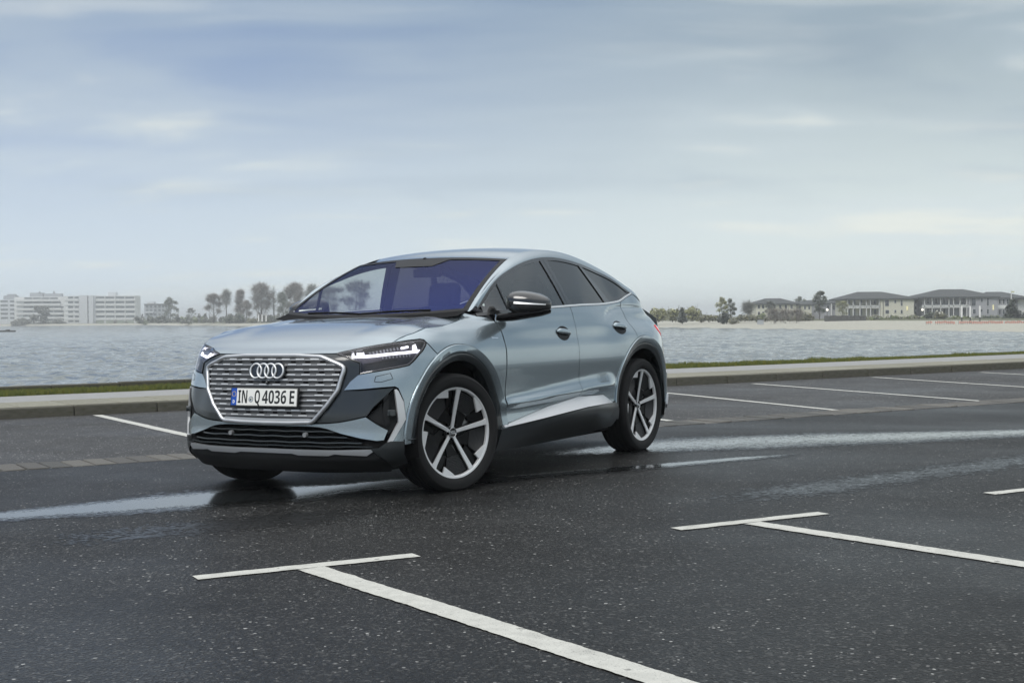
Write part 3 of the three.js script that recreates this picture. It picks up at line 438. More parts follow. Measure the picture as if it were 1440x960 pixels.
{
  const D = 372;
  // left house, half hidden by shrubs
  const a = thing('house', 'cream two-storey house with a hipped dark roof behind the dark bare shrubs', 'house');
  part('wall', merge([block(1064, 1120, 426, 449, D + 20, 12), block(1118, 1142, 427, 449, D + 22, 10)]), wallM.cream, a); part('roof', hipRoof(1063, 1122, 1082, 1104, 426.5, 419, D + 20, 12), wallM.roof, a); part('roof', hipRoof(1119, 1143, 1126, 1138, 427.5, 423, D + 22, 10, .4), wallM.roof, a);
  for (const y of [428.5, 438]) for (const x of [1066, 1072, 1080, 1088, 1096, 1104, 1112]) windowPart(x, x + 3.4, y, y + 5.5, D + 20, a);
  for (const x of [1124, 1131, 1137]) windowPart(x, x + 3, 430, 435, D + 22, a);
  // house behind, lower
  const b = thing('house', 'low white-fronted house behind the dense dark green tree', 'house');
  part('wall', block(1134, 1190, 426, 449, D + 30, 10), wallM.greyWall, b); part('roof', hipRoof(1132, 1191, 1142, 1186, 426, 421.5, D + 30, 10), wallM.roof, b);
  for (const x of [1163, 1171, 1179]) { windowPart(x, x + 4, 429, 436, D + 30, b); }
  for (const x of [1168.5, 1176.5, 1185]) part('column', block(x, x + 1.2, 427, 446, D + 30, .4, .8), wallM.frame, b);
  // cream house with a veranda
  const c = thing('house', 'cream house with a two-storey white veranda and a hipped dark roof', 'house');
  part('wall', merge([block(1239, 1286, 419.5, 450, D, 14), block(1190, 1240, 419.5, 450, D + 2.5, 12)]), wallM.cream, c); part('roof', hipRoof(1188, 1288, 1216, 1251, 419.5, 409.5, D, 15), wallM.roof, c);
  part('balcony', merge([block(1189.5, 1239.5, 431.8, 433.2, D, 2.3, 0)]), wallM.frame, c); part('balcony_rail', block(1189.5, 1239.5, 429.3, 431.5, D, .12, 0), wallM.rail, c);
  columns([1190, 1197.5, 1207, 1216, 1222, 1234, 1239.5], 420.2, 448, D + 2.4, c);
  for (const [y0, y1] of [[421.5, 428], [434.5, 444]]) for (const x of [1192, 1199.5, 1209, 1223.5, 1229, 1235.3]) windowPart(x, x + 4.2, y0, y1, D + 2.5, c, wallM.dim);
  for (const [x0, x1, y0, y1] of [[1245, 1250.8, 421.5, 430.5], [1258.2, 1261, 421.5, 426.5], [1267, 1270, 421.5, 430], [1245.5, 1251, 435.5, 441], [1258.2, 1261, 435.5, 439.8], [1267, 1270, 435.5, 441]]) windowPart(x0, x1, y0, y1, D, c);
  part('lit_pane', block(1275.5, 1277.5, 430.5, 436, D, .2, .12), wallM.glowPane, c);
  // link between the two large houses
  const l = thing('house', 'low grey link with glazing between the cream house and the grey house with columns', 'house');
  part('wall', block(1285, 1298, 420, 450, D + 6, 8), wallM.greyWall, l); part('roof', block(1284.5, 1298.5, 417.8, 420, D + 5.5, 9), wallM.roof, l); for (const y of [422, 430, 438]) for (const x of [1286.5, 1291.5]) windowPart(x, x + 3.4, y, y + 5.4, D + 6, l);
  // grey house with columns
  const e = thing('house', 'largest house, grey with a long row of white columns and a hipped dark roof', 'house');
  part('wall', merge([block(1363, 1404, 417, 450, D, 14), block(1297, 1364, 417, 450, D + 2.5, 12)]), wallM.greyWall, e); part('roof', hipRoof(1295, 1404, 1333, 1368, 417, 405.8, D, 15), wallM.roof, e);
  part('balcony', block(1297, 1363, 431.2, 432.6, D, 2.3, 0), wallM.frame, e); part('balcony_rail', block(1297, 1363, 428.4, 431, D, .12, 0), wallM.rail, e);
  columns([1297.5, 1308, 1320, 1331.5, 1338, 1347, 1356.5, 1362], 417.8, 447, D + 2.4, e);
  for (const [y0, y1] of [[419, 427], [433.5, 443]]) for (const x of [1299.5, 1304, 1310.5, 1315, 1322, 1326.5, 1333.5, 1340.5, 1349, 1353, 1358]) windowPart(x, x + 3.6, y0, y1, D + 2.5, e);
  for (const [x0, x1, y0, y1] of [[1366.5, 1373, 418.6, 430], [1379.5, 1383, 418.8, 424.5], [1388, 1391.5, 418.8, 430], [1368.5, 1373, 434, 441], [1379.5, 1382.5, 434, 439], [1388, 1391.5, 434, 441]]) windowPart(x0, x1, y0, y1, D, e);
  part('lit_pane', block(1396.6, 1398.4, 428.5, 435.5, D, .2, .12), wallM.glowPane, e);
  // last house, cut by the frame
  const k = thing('house', 'house at the right edge with white-framed bays, behind the dark pine', 'house');
  part('wall', merge([block(1403, 1446, 419, 450, D + 8, 14), block(1403.5, 1420, 418.5, 450, D + 6, 4)]), wallM.greyWall, k); part('roof', hipRoof(1393, 1447, 1402, 1424, 418.5, 409.5, D + 6, 16), wallM.roof, k); part('wall_panel', merge([block(1403.5, 1420, 429, 434, D + 6, .2, .2), block(1432, 1446, 421, 446, D + 8, .2, .2)]), wallM.frame, k);
  for (const [y0, y1] of [[420.5, 427.5], [435, 442]]) for (const x of [1405, 1410.5, 1416, 1436, 1441]) windowPart(x, x + 3.2, y0, y1, D + (x < 1430 ? 6 : 8), k);
}
// ---------------------------------------------------------------- small things on the shore
{
  const hedge = thing('fence', 'low dark slatted fence in front of the yellow-green tree', 'fence'); for (let i = 0; i < 14; i++) part('fence_panel', block(1160 + i * 4.2, 1164 + i * 4.2, 443.6 + .4 * Math.sin(i * 1.7), 452.4, 318, .2), wallM.dark, hedge);
  [[1353.5, 'left'], [1365.5, 'middle'], [1379, 'right']].forEach(([x, l]) => { const p = thing('post', `${l} one of three tall white posts on the sand before the grey house`, 'post', 'tall white posts on the sand'); part('post_top', block(x - .9, x + .9, 430, 446, 240, .25), wallM.frame, p); part('post_foot', block(x - .6, x + .6, 446, 456, 240, .18), wallM.dark, p); });
  [[363.5, 'left'], [368.5, 'middle'], [374, 'right']].forEach(([x, l]) => { const p = thing('post', `${l} one of three short white posts on the shore above the bonnet`, 'post', 'short white posts on the left shore'); part('post_top', block(x - .8, x + .8, 442.5, 452, 600, .4), wallM.frame, p); part('post_cap', block(x - 1, x + 1, 442, 442.6, 599.9, .6), wallM.rail, p); });
  [[1164, 'beside the dark slatted fence, at the dense dark green tree'], [1298, 'at the left end of the grey house with columns']].forEach(([x, l]) => { const p = thing('lamp_post', `small bright lamp ${l}`, 'lamp'); const c = far(x, 435.5, 345); part('lamp_globe', new THREE.SphereGeometry(.30, 14, 10).translate(c.x, c.y, c.z), wallM.lamp, p); part('lamp_pole', block(x - .3, x + .3, 437, 452, 345.1, .12), wallM.dark, p); });
  const net = (x0, x1, l) => { const t = thing('safety_fence', l, 'fence'), n = Math.round((x1 - x0) / 3), r = rng(x0 | 0); for (let i = 0; i < n; i++) { const a = lerp(x0, x1, i / n), b = lerp(x0, x1, (i + 1) / n) - .25; const y = 451.5 + (r() - .5) * 1.2; part('net_panel', block(a, b, y, y + 2.6 + r(), 232, .06), wallM.red, t); part('net_post', block(a - .15, a + .15, y - .5, 456.5, 232, .08, .02), wallM.dark, t); } };
  net(1303, 1312, 'short left piece of red safety netting on the beach'); net(1316, 1344, 'middle piece of red safety netting on the beach'); net(1349, 1412, 'long red safety netting on the beach below the white posts'); net(1414, 1446, 'piece of red safety netting at the right edge of the beach');
  const bin = thing('beach_chest', 'small dark grey chest standing on the sand before the left house', 'chest'); part('chest', block(1066.5, 1074.5, 449.5, 456, 285, 1.0), wallM.grey, bin); part('chest_lid', block(1066, 1075, 448.9, 449.6, 284.9, 1.2), wallM.dark, bin);
  const raft = thing('raft', 'dark low float on the lake at the left edge', 'raft'); const rc = far(2, 465.6, 340); part('deck', rbox(6.2, .35, 2.2, .08, rc.x, LAKE + .25, rc.z), wallM.dark, raft); part('deck_box', rbox(.8, .25, .8, .05, rc.x + 1.5, LAKE + .52, rc.z), wallM.dark, raft);
  const mast = thing('flag_pole', 'pale pole above the roof of the house at the right edge', 'pole'); part('pole', block(1422.6, 1423.6, 408, 452, 340, .15), wallM.frame, mast); part('pole_arm', block(1423, 1427.5, 409.5, 411, 340, .1), std([.5, .48, .2]), mast);
}
// ---------- body master surface of the car: P(s, y) -> [u, y, w] (u forward from the front axle, w to the car's left) ----------
function pchip(xs, ys) {                       // monotone cubic through points
  const n = xs.length, d = [], m = [];
  for (let i = 0; i < n - 1; i++) d.push((ys[i + 1] - ys[i]) / (xs[i + 1] - xs[i]));
  m[0] = d[0]; m[n - 1] = d[n - 2];
  for (let i = 1; i < n - 1; i++) {
    if (d[i - 1] * d[i] <= 0) m[i] = 0;
    else { const h0 = xs[i] - xs[i - 1], h1 = xs[i + 1] - xs[i], a = 2 * h1 + h0, b = h1 + 2 * h0; m[i] = (a + b) / (a / d[i - 1] + b / d[i]); }
  }
  return x => {
    if (x <= xs[0]) return ys[0] + m[0] * (x - xs[0]);
    if (x >= xs[n - 1]) return ys[n - 1] + m[n - 1] * (x - xs[n - 1]);
    let i = 0; while (x > xs[i + 1]) i++;
    const h = xs[i + 1] - xs[i], t = (x - xs[i]) / h, t2 = t * t, t3 = t2 * t;
    return ys[i] * (2 * t3 - 3 * t2 + 1) + h * m[i] * (t3 - 2 * t2 + t) + ys[i + 1] * (3 * t2 - 2 * t3) + h * m[i + 1] * (t3 - t2);
  };
}
function hermite(xs, ys) {                     // smooth (Catmull-Rom) cubic through points
  const n = xs.length, m = [];
  for (let i = 0; i < n; i++) {
    if (i === 0) m.push((ys[1] - ys[0]) / (xs[1] - xs[0]));
    else if (i === n - 1) m.push((ys[n - 1] - ys[n - 2]) / (xs[n - 1] - xs[n - 2]));
    else { const h0 = xs[i] - xs[i - 1], h1 = xs[i + 1] - xs[i]; m.push(((ys[i] - ys[i - 1]) / h0 * h1 + (ys[i + 1] - ys[i]) / h1 * h0) / (h0 + h1)); }
  }
  return x => {
    let i = 0; if (x >= xs[n - 1]) i = n - 2; else while (i < n - 2 && x > xs[i + 1]) i++;
    const h = xs[i + 1] - xs[i], t = Math.min(1.2, Math.max(-.2, (x - xs[i]) / h)), t2 = t * t, t3 = t2 * t;
    return ys[i] * (2 * t3 - 3 * t2 + 1) + h * m[i] * (t3 - 2 * t2 + t) + ys[i + 1] * (3 * t2 - 2 * t3) + h * m[i + 1] * (t3 - t2);
  };
}
const unzip = a => [a.map(p => p[0]), a.map(p => p[1])];
// stations: plan point [u, w], outward plan normal by angle (degrees from forward towards the side), profile [y, inset]
const frontProfile = [[.12, .14], [.20, .05], [.26, .008], [.32, 0], [.42, .008], [.52, .012], [.62, .026], [.72, .042], [.80, .056], [.86, .07], [.90, .105], [.95, .20]];
const sideTop = (top) => [[.14, .09], [.20, .055], [.28, .022], [.36, .010], [.45, .020], [.60, .022], [.75, .014], [.86, .020], [.94, .040], ...top];
const STATIONS = [
  [.800, 0, 0, frontProfile],
  [.790, .30, 5, frontProfile],
  [.757, .53, 22, frontProfile],
  [.718, .635, 38, frontProfile],
  [.674, .735, 50, [[.12, .14], [.20, .06], [.26, .008], [.32, 0], [.42, .006], [.52, .010], [.62, .020], [.72, .040], [.80, .060], [.86, .085], [.92, .15], [.97, .27]]],
  [.598, .825, 60, [[.12, .13], [.20, .06], [.26, .012], [.32, 0], [.42, .004], [.52, .008], [.62, .018], [.72, .035], [.80, .058], [.86, .078], [.92, .112], [.97, .18], [1.0, .29]]],
  [.490, .890, 70, [[.12, .12], [.20, .06], [.28, .018], [.36, .005], [.45, 0], [.60, .008], [.72, .022], [.80, .040], [.86, .055], [.92, .080], [.97, .130], [1.0, .20], [1.02,.30]]],
  [.300, .925, 80, [[.14, .10], [.20, .06], [.30, .02], [.45, 0], [.60, 0], [.74, .006], [.82, .020], [.88, .040], [.94, .062], [.985, .098], [1.02, .145], [1.045, .21], [1.06, .28]]],
  [0, .938, 90, [[.14, .10], [.20, .06], [.30, .02], [.45, .004], [.60, 0], [.78, .004], [.86, .016], [.92, .040], [.97, .072], [1.01, .10], [1.045, .145], [1.07, .20], [1.09, .28]]],
  [-.30, .938, 90, sideTop([[1.0, .070], [1.04, .105], [1.07, .145], [1.10, .20], [1.30, .30], [1.52, .41]])],
  [-.55, .936, 90, sideTop([[1.0, .060], [1.05, .088], [1.10, .118], [1.14, .140], [1.30, .206], [1.52, .306]])],
  [-1.0, .935, 90, sideTop([[1.0, .052], [1.05, .070], [1.10, .086], [1.14, .103], [1.30, .168], [1.52, .272]])],
  [-1.6, .935, 90, sideTop([[1.0, .052], [1.05, .068], [1.10, .082], [1.14, .098], [1.30, .164], [1.52, .268]])],
  [-2.1, .935, 90, sideTop([[1.0, .050], [1.05, .070], [1.10, .090], [1.14, .106], [1.30, .176], [1.52, .282]])],
  [-2.45, .938, 90, [[.14, .09], [.20, .055], [.28, .022], [.45, .010], [.60, .008], [.75, 0], [.86, .004], [.93, .016], [.99, .045], [1.05, .085], [1.10, .112], [1.14, .128], [1.30, .200], [1.52, .306]]],
  [-2.764, .940, 90, [[.14, .10], [.20, .06], [.30, .02], [.45, .004], [.60, 0], [.80, 0], [.88, .010], [.95, .034], [1.0, .070], [1.05, .110], [1.10, .128], [1.14, .142], [1.30, .205], [1.52, .315]]],
  [-3.10, .925, 97, [[.14, .10], [.20, .06], [.30, .02], [.45, 0], [.60, 0], [.80, .008], [.88, .022], [.95, .050], [1.0, .088], [1.05, .130], [1.10, .142], [1.14, .158], [1.30, .225], [1.52, .34]]],
  [-3.36, .842, 110, [[.14, .10], [.25, .03], [.40, 0], [.60, 0], [.80, .015], [.92, .04], [1.0, .075], [1.06, .12], [1.12, .20], [1.3, .34], [1.52, .46]]],
  [-3.57, .70, 135, [[.14, .10], [.25, .03], [.40, 0], [.60, 0], [.80, .02], [.92, .04], [1.0, .075], [1.06, .12], [1.12, .20], [1.3, .40], [1.52, .6]]],
  [-3.69, .45, 162, [[.14, .10], [.25, .03], [.40, 0], [.60, 0], [.80, .02], [.92, .05], [1.0, .09], [1.06, .13], [1.12, .20], [1.3, .45], [1.52, .7]]],
  [-3.72, 0, 180, [[.14, .10], [.25, .03], [.40, 0], [.60, 0], [.80, .02], [.92, .05], [1.0, .09], [1.06, .13], [1.12, .20], [1.3, .45], [1.52, .7]]],
].map(([u, w, a, prof]) => { const f = pchip(...unzip(prof)), r = a * Math.PI / 180; return { u, w, nu: Math.cos(r), nw: Math.sin(r), f }; });
const SS = [0]; for (let i = 1; i < STATIONS.length; i++) SS.push(SS[i - 1] + Math.hypot(STATIONS[i].u - STATIONS[i - 1].u, STATIONS[i].w - STATIONS[i - 1].w));
const rowCache = new Map();
function row(y) {
  const k = Math.round(y * 1e5); if (rowCache.has(k)) return rowCache.get(k);
  const us = [], ws = []; for (const t of STATIONS) { const d = t.f(y); us.push(t.u - d * t.nu); ws.push(t.w - d * t.nw); }
  const r = [hermite(SS, us), hermite(SS, ws)]; rowCache.set(k, r); return r;
}
// the crease low on the doors: the skin swells out to a line and cuts back under it
function creaseBump(u, y) {
  const along = sstep(-.42, -.70, u) * sstep(-2.27, -2.08, u); if (!along) return 0;
  const yc = .503 + (-.5 - u) * .032, d = y - yc, wide = .030 + .035 * sstep(-.6, -2.0, u);
  return along * (d > 0 ? .034 * Math.exp(-((d / wide) ** 2) * 1.2) : .034 * Math.exp(-((d / .024) ** 2)));
}
// soft furrows: below the shut line of the bonnet along the shoulder, and over the rear haunch
const furrowF = hermite(...unzip([[-1.0, 1.070], [-.723, 1.069], [-.596, 1.067], [-.363, 1.059], [-.112, 1.044], [.055, 1.030], [.23, 1.006], [.36, .985]]));
const furrowR = hermite(...unzip([[-3.2, 1.135], [-2.985, 1.142], [-2.691, 1.147], [-2.487, 1.139], [-2.36, 1.122], [-2.25, 1.088], [-2.15, 1.05]]));
function furrow(u, y) {
  const a = sstep(-1.0, -.72, u) * sstep(.34, .15, u), b = sstep(-3.3, -2.9, u) * sstep(-2.15, -2.32, u); let d = 0;
  if (a > 0) { const t = (y - furrowF(u)) / .017; d += a * .0085 * Math.exp(-t * t); }
  if (b > 0) { const t = (y - furrowR(u)) / .020; d += b * .012 * Math.exp(-t * t); }
  return d;
}
function P(s, y) {
  const r = row(y); let u = r[0](s), w = r[1](s);
  if (s > 1 && s < 5) w += creaseBump(u, y) - furrow(u, y);
  return [u, y, w];
}
const SMAX = SS[SS.length - 1];
function bisect(f, a, b) { let fa = f(a); for (let i = 0; i < 40; i++) { const m = (a + b) / 2, fm = f(m); if (fa * fm <= 0) b = m; else { a = m; fa = fm; } } return (a + b) / 2; }
const sAtU = (u, y) => bisect(s => P(s, y)[0] - u, .15, SMAX - .2);
const sAtW = (w, y) => bisect(s => P(s, y)[2] - w, 0, SS[8]);
// hood: height over plan position, flush with the wings along its shut line
const hoodMid = hermite(...unzip([[-.50, 1.128], [-.3, 1.112], [0, 1.086], [.2, 1.058], [.4, 1.011], [.55, .958], [.63, .916], [.68, .897], [.72, .878]]));
const lampTop = [[.487, .885], [.60, .903], [.72, .919], [.82, .931], [.921, .9425]];
const lampTop3 = lampTop.map(([q, y]) => P(q, y));           // the bonnet's edge lies on the head lamp
const hoodEdge = [[-.33, .735], [-.262, .762], [-.156, .783], [.03, .796], [.223, .800], [.338, .788], [.402, .777], [.458, .763], ...lampTop3.slice().reverse().map(p => [p[0], p[2]]), ...[.33, .16, 0].map(q => { const p = P(q, .885); return [p[0], p[2]]; })];
function yOnP(u, w) { return bisect(y => P(sAtU(u, y), y)[2] - w, .86, 1.12); }
const hoodEdgeW = pchip(...unzip([[-.50, .72], ...hoodEdge.slice(0, -2)]));
const hoodEdgeY = pchip(...unzip([...hoodEdge.slice(0, 8).map(([u, w]) => [u, yOnP(u, w)]), ...lampTop3.slice().reverse().map(p => [p[0], p[1]]), [.72, .868]]));
function H(u, w) {
  w = Math.abs(w); const c = hoodMid(u), we = Math.max(.45, hoodEdgeW(u)), q = w / we;
  return c + (hoodEdgeY(Math.max(u, -.33)) - c) * q ** 2.4 + .010 * sstep(.5, .72, q) * sstep(1.0, .78, q) * sstep(.62, .3, u);
}
// ================================================================ the car
const carPaint = phy([.365, .432, .470], { metalness: .78, roughness: .21, clearcoat: 1, clearcoatRoughness: .03 });
const M = {
  gloss: phy([.012, .013, .014], { roughness: .16, clearcoat: 1, clearcoatRoughness: .04 }),
  mask: phy([.020, .025, .028], { roughness: .22, clearcoat: .5, clearcoatRoughness: .06 }),
  dark: phy([.007, .007, .0075], { roughness: .8, specularIntensity: .25 }),
  plastic: phy([.014, .015, .016], { roughness: .5, specularIntensity: .5 }),
  skirt: phy([.016, .019, .021], { roughness: .34, clearcoat: .3, clearcoatRoughness: .15 }),
  slat: phy([.27, .278, .285], { roughness: .42, metalness: .3 }),
  mesh: phy([.055, .057, .06], { roughness: .5 }),
  dash: std([.68, .69, .69], { roughness: .36, metalness: .4 }),
  silver: std([.60, .61, .62], { roughness: .33, metalness: .75 }),
  satin: std([.66, .67, .68], { roughness: .36, metalness: .5 }),
  chrome: std([.80, .81, .82], { roughness: .12, metalness: 1 }),
  machined: std([.80, .80, .80], { roughness: .38, metalness: .35 }),
  rimBlack: phy([.004, .004, .0045], { roughness: .35, specularIntensity: .45 }),
  fluted: std([.026, .0265, .028], { roughness: .42 }),
  rubber: phy([.019, .019, .0195], { roughness: .75, specularIntensity: .5 }),
  steel: std([.35, .35, .35], { roughness: .4, metalness: .9 }),
  glass: phy([.80, .87, .81], { roughness: 0, transmission: 1, thickness: 0, ior: 2.33 }),
  tinted: phy([.10, .10, .097], { roughness: 0, transmission: 1, thickness: 0, ior: 2.3 }),
  lens: phy([.80, .80, .86], { roughness: .02, transmission: 1, thickness: 0, ior: 1.5 }),
  coated: phy([.085, .115, .38], { roughness: .0, metalness: 1, transparent: true, opacity: .29 }),
  print: phy([.008, .008, .009], { roughness: .4, specularIntensity: .4 }),
  mirror: phy([.005, .005, .0055], { roughness: .26, specularIntensity: .38 }),
  bright: std([.84, .85, .85], { roughness: .3, metalness: .45 }),
  lampOn: std([.9, .92, 1], { emissive: new THREE.Color(1, .99, 1), emissiveIntensity: 1.6, roughness: .3 }),
  red: phy([.42, .012, .015], { roughness: .12, clearcoat: 1, emissive: new THREE.Color(.55, .06, .07), emissiveIntensity: .8 }),
  seat: std([.045, .047, .055], { roughness: .85 }),
  liner: std([.30, .30, .31], { roughness: .95 }),
};
for (const k in M) M[k].name = 'car_' + k;
carPaint.name = 'car_paint';

const car = thing('parked_car', 'light blue-grey metallic coupe suv with black mirrors, parked on the wet asphalt', 'car');
{
  const yaw = 119.93 * DEG;
  car.position.copy(lot(-1.1197, -9.1254));
  car.quaternion.copy(lotTurn).multiply(new THREE.Quaternion().setFromAxisAngle(new THREE.Vector3(0, 1, 0), -yaw));
}
const V = p => new THREE.Vector3(p[0], p[1], -p[2]);         // car coordinates to the group's axes
function normalP(s, y) {
  const e = 2e-3, a = V(P(s + e, y)).sub(V(P(s - e, y))), b = V(P(s, y + e)).sub(V(P(s, y - e)));
  return a.cross(b).normalize();
}
const onP = (s, y, off = 0) => { const v = V(P(s, y)); return off ? v.addScaledVector(normalP(s, y), off) : v; };
const front = (w, y) => [sAtW(w, y), y], side = (u, y) => [sAtU(u, y), y];
const mapP = { at: (s, y, off) => onP(s, y, off), n: normalP };
const mapH = {
  at: (u, w, off) => { const v = V([u, H(u, w), w]); return off ? v.addScaledVector(mapH.n(u, w), off) : v; },
  n: (u, w) => { const e = 3e-3; return new THREE.Vector3(-(H(u + e, w) - H(u - e, w)) / (2 * e), 1, (H(u, w + e) - H(u, w - e)) / (2 * e)).normalize(); },
};
function densify(poly, step = .02, closed = true) {
  const out = [];
  for (let i = 0; i < poly.length - (closed ? 0 : 1); i++) {
    const a = poly[i], b = poly[(i + 1) % poly.length], n = Math.max(1, Math.ceil(Math.hypot(b[0] - a[0], b[1] - a[1]) / step));
    for (let k = 0; k < n; k++) out.push([lerp(a[0], b[0], k / n), lerp(a[1], b[1], k / n)]);
  }
  if (!closed) out.push(poly[poly.length - 1]);
  return out;
}
const area2 = p => p.reduce((t, a, i) => { const b = p[(i + 1) % p.length]; return t + a[0] * b[1] - b[0] * a[1]; }, 0);
function inset(poly, d) {
  const sgn = Math.sign(area2(poly)), n = poly.length;
  return poly.map((p, i) => {
    const a = poly[(i + n - 1) % n], b = poly[(i + 1) % n];
    let x = -(b[1] - a[1]) * sgn, y = (b[0] - a[0]) * sgn; const l = Math.hypot(x, y) || 1;
    return [p[0] + x / l * d, p[1] + y / l * d];
  });
}
function clipHalf(poly, ax, lim, keepBelow) {
  const out = [];
  for (let i = 0; i < poly.length; i++) {
    const a = poly[i], b = poly[(i + 1) % poly.length], ia = keepBelow ? a[ax] <= lim : a[ax] >= lim, ib = keepBelow ? b[ax] <= lim : b[ax] >= lim;
    if (ia) out.push(a);
    if (ia !== ib) { const t = (lim - a[ax]) / (b[ax] - a[ax]); const q = [lerp(a[0], b[0], t), lerp(a[1], b[1], t)]; q[ax] = lim; out.push(q); }
  }
  return out;
}
// a body panel: an outline in a surface's own coordinates, filled with a grid that follows the surface, its edge turned in
function panel(outline, { off: off0 = 0, gap = .0025, res = [.03, .02], lip = .010, map = mapP, step = .02 } = {}) {
  const tilt = typeof off0 === 'function', offAt = tilt ? off0 : () => off0;
  const tiltN = (a, b) => { const e = 2e-3, da = map.at(a + e, b, offAt(a + e, b)).sub(map.at(a - e, b, offAt(a - e, b))), db = map.at(a, b + e, offAt(a, b + e)).sub(map.at(a, b - e, offAt(a, b - e))); const n = da.cross(db).normalize(); return n.dot(map.n(a, b)) < 0 ? n.negate() : n; };
  let poly = densify(outline, step); if (gap) poly = inset(poly, gap);
  if (area2(poly) < 0) poly.reverse();
  const pos = [], nor = [], idx = [], seen = new Map();
  const vert = (a, b) => {
    const k = Math.round(a * 2e4) + '_' + Math.round(b * 2e4); if (seen.has(k)) return seen.get(k);
    const v = map.at(a, b, offAt(a, b)), n = tilt ? tiltN(a, b) : map.n(a, b); pos.push(v.x, v.y, v.z); nor.push(n.x, n.y, n.z); seen.set(k, pos.length / 3 - 1); return pos.length / 3 - 1;
  };
  const flip = (() => { const p = poly[0], e = 1e-3, o = map.at(p[0], p[1], 0), da = map.at(p[0] + e, p[1], 0).sub(o), db = map.at(p[0], p[1] + e, 0).sub(o); return da.cross(db).dot(map.n(p[0], p[1])) < 0; })();
  const tri = (a, b, c) => { if (a !== b && b !== c && a !== c) idx.push(a, flip ? c : b, flip ? b : c); };
  let a0 = 1e9, a1 = -1e9, b0 = 1e9, b1 = -1e9; for (const p of poly) { a0 = Math.min(a0, p[0]); a1 = Math.max(a1, p[0]); b0 = Math.min(b0, p[1]); b1 = Math.max(b1, p[1]); }
  for (let i = Math.floor(a0 / res[0]); i <= a1 / res[0]; i++) {
    const col = clipHalf(clipHalf(poly, 0, i * res[0], false), 0, (i + 1) * res[0], true); if (col.length < 3) continue;
    for (let j = Math.floor(b0 / res[1]); j <= b1 / res[1]; j++) {
      const c = clipHalf(clipHalf(col, 1, j * res[1], false), 1, (j + 1) * res[1], true);
      if (c.length < 3 || Math.abs(area2(c)) < 1e-9) continue;
      const ids = c.map(p => vert(p[0], p[1]));
      if (c.length === 4 || c.length === 3) { for (let k = 1; k < c.length - 1; k++) tri(ids[0], ids[k], ids[k + 1]); continue; }
      for (const f of THREE.ShapeUtils.triangulateShape(c.map(p => new THREE.Vector2(p[0], p[1])), [])) tri(ids[f[0]], ids[f[1]], ids[f[2]]);
    }
  }
  if (lip) {                                               // the edge, turned in
    const n = poly.length;
    for (let i = 0; i < n; i++) {
      const p = poly[i], q = poly[(i + 1) % n], A = map.at(...p, offAt(...p)), B = map.at(...q, offAt(...q)), nA = map.n(...p), nB = map.n(...q);
      const C = A.clone().addScaledVector(nA, -lip), D = B.clone().addScaledVector(nB, -lip), o = B.clone().sub(A).cross(nA).normalize(); if (flip) o.negate();
      const k = pos.length / 3; for (const v of [A, B, C, D]) { pos.push(v.x, v.y, v.z); nor.push(o.x, o.y, o.z); }
      tri(k, k + 2, k + 1); tri(k + 1, k + 2, k + 3);
    }
  }
  return geo(pos, idx, nor);
}
function mirrorGeo(g) {                                    // the same piece on the other side of the car
  g = g.clone(); const p = g.attributes.position, n = g.attributes.normal;
  for (let i = 0; i < p.count; i++) { p.setZ(i, -p.getZ(i)); n.setZ(i, -n.getZ(i)); }
  if (!g.index) g.setIndex([...Array(p.count).keys()]);
  const a = g.index.array; for (let i = 0; i < a.length; i += 3) { const t = a[i + 1]; a[i + 1] = a[i + 2]; a[i + 2] = t; }
  return g;
}
function both(name, g, material, parents = [car, car], label) { return [part(name, g, material, parents[0], label), part(name, mirrorGeo(g), material, parents[1], label)]; }
function loft(rows, flipped = false) {                     // rows of points -> smooth sheet
  const n = rows[0].length, pos = [], idx = [];
  for (const r of rows) for (const v of r) pos.push(v.x, v.y, v.z);
  for (let i = 0; i < rows.length - 1; i++) for (let j = 0; j < n - 1; j++) { const a = i * n + j, b = a + 1, c = a + n, d = c + 1; if (flipped) idx.push(a, b, c, b, d, c); else idx.push(a, c, b, b, c, d); }
  return geo(pos, idx);
}
const arc = (cu, cy, r, a0, a1, n = 28) => Array.from({ length: n + 1 }, (_, i) => { const a = lerp(a0, a1, i / n) * DEG; return [cu + r * Math.cos(a), cy + r * Math.sin(a)]; });   // angle 0 = forward, 90 = up
const WB = -2.764, RA = .555, RI = .452, YC = .366;
const sides = a => a.map(p => side(...p));

// ---- openings of the side windows, in (u, y)
const dloTop = [[-.400, 1.105], [-.661, 1.297], [-.998, 1.421], [-1.338, 1.496], [-1.66, 1.524], [-1.98, 1.509], [-2.328, 1.457], [-2.642, 1.378], [-2.906, 1.259]];
const dloTopY = hermite(...unzip(dloTop.slice().reverse()));
const belt = [[-.40, 1.098], [-.553, 1.109], [-.68, 1.119], [-1.04, 1.133], [-1.53, 1.150], [-1.825, 1.160], [-2.397, 1.176], [-2.62, 1.196], [-2.75, 1.225], [-2.906, 1.259]];
const beltY = hermite(...unzip(belt.slice().reverse()));
const along = (f, u0, u1, d = 0, n = 24) => Array.from({ length: n + 1 }, (_, i) => { const u = lerp(u0, u1, i / n); return [u, f(u) + d]; });

// ---- bonnet
{
  const right = hoodEdge.slice(0, -1).map(p => [p[0], -p[1]]).reverse();
  const rear = [[-.335, -.68], [-.29, -.5], [-.22, -.2], [-.21, 0], [-.22, .2], [-.29, .5], [-.335, .68]];
  part('bonnet', panel([...hoodEdge, ...right, ...rear], { map: mapH, res: [.025, .03], gap: .003, lip: .014 }), carPaint, car);
}
const hoodS = [...hoodEdge.slice(0, 8).map(([u, w]) => side(u, yOnP(u, w))), lampTop[4]];     // the same line on the wings, front last
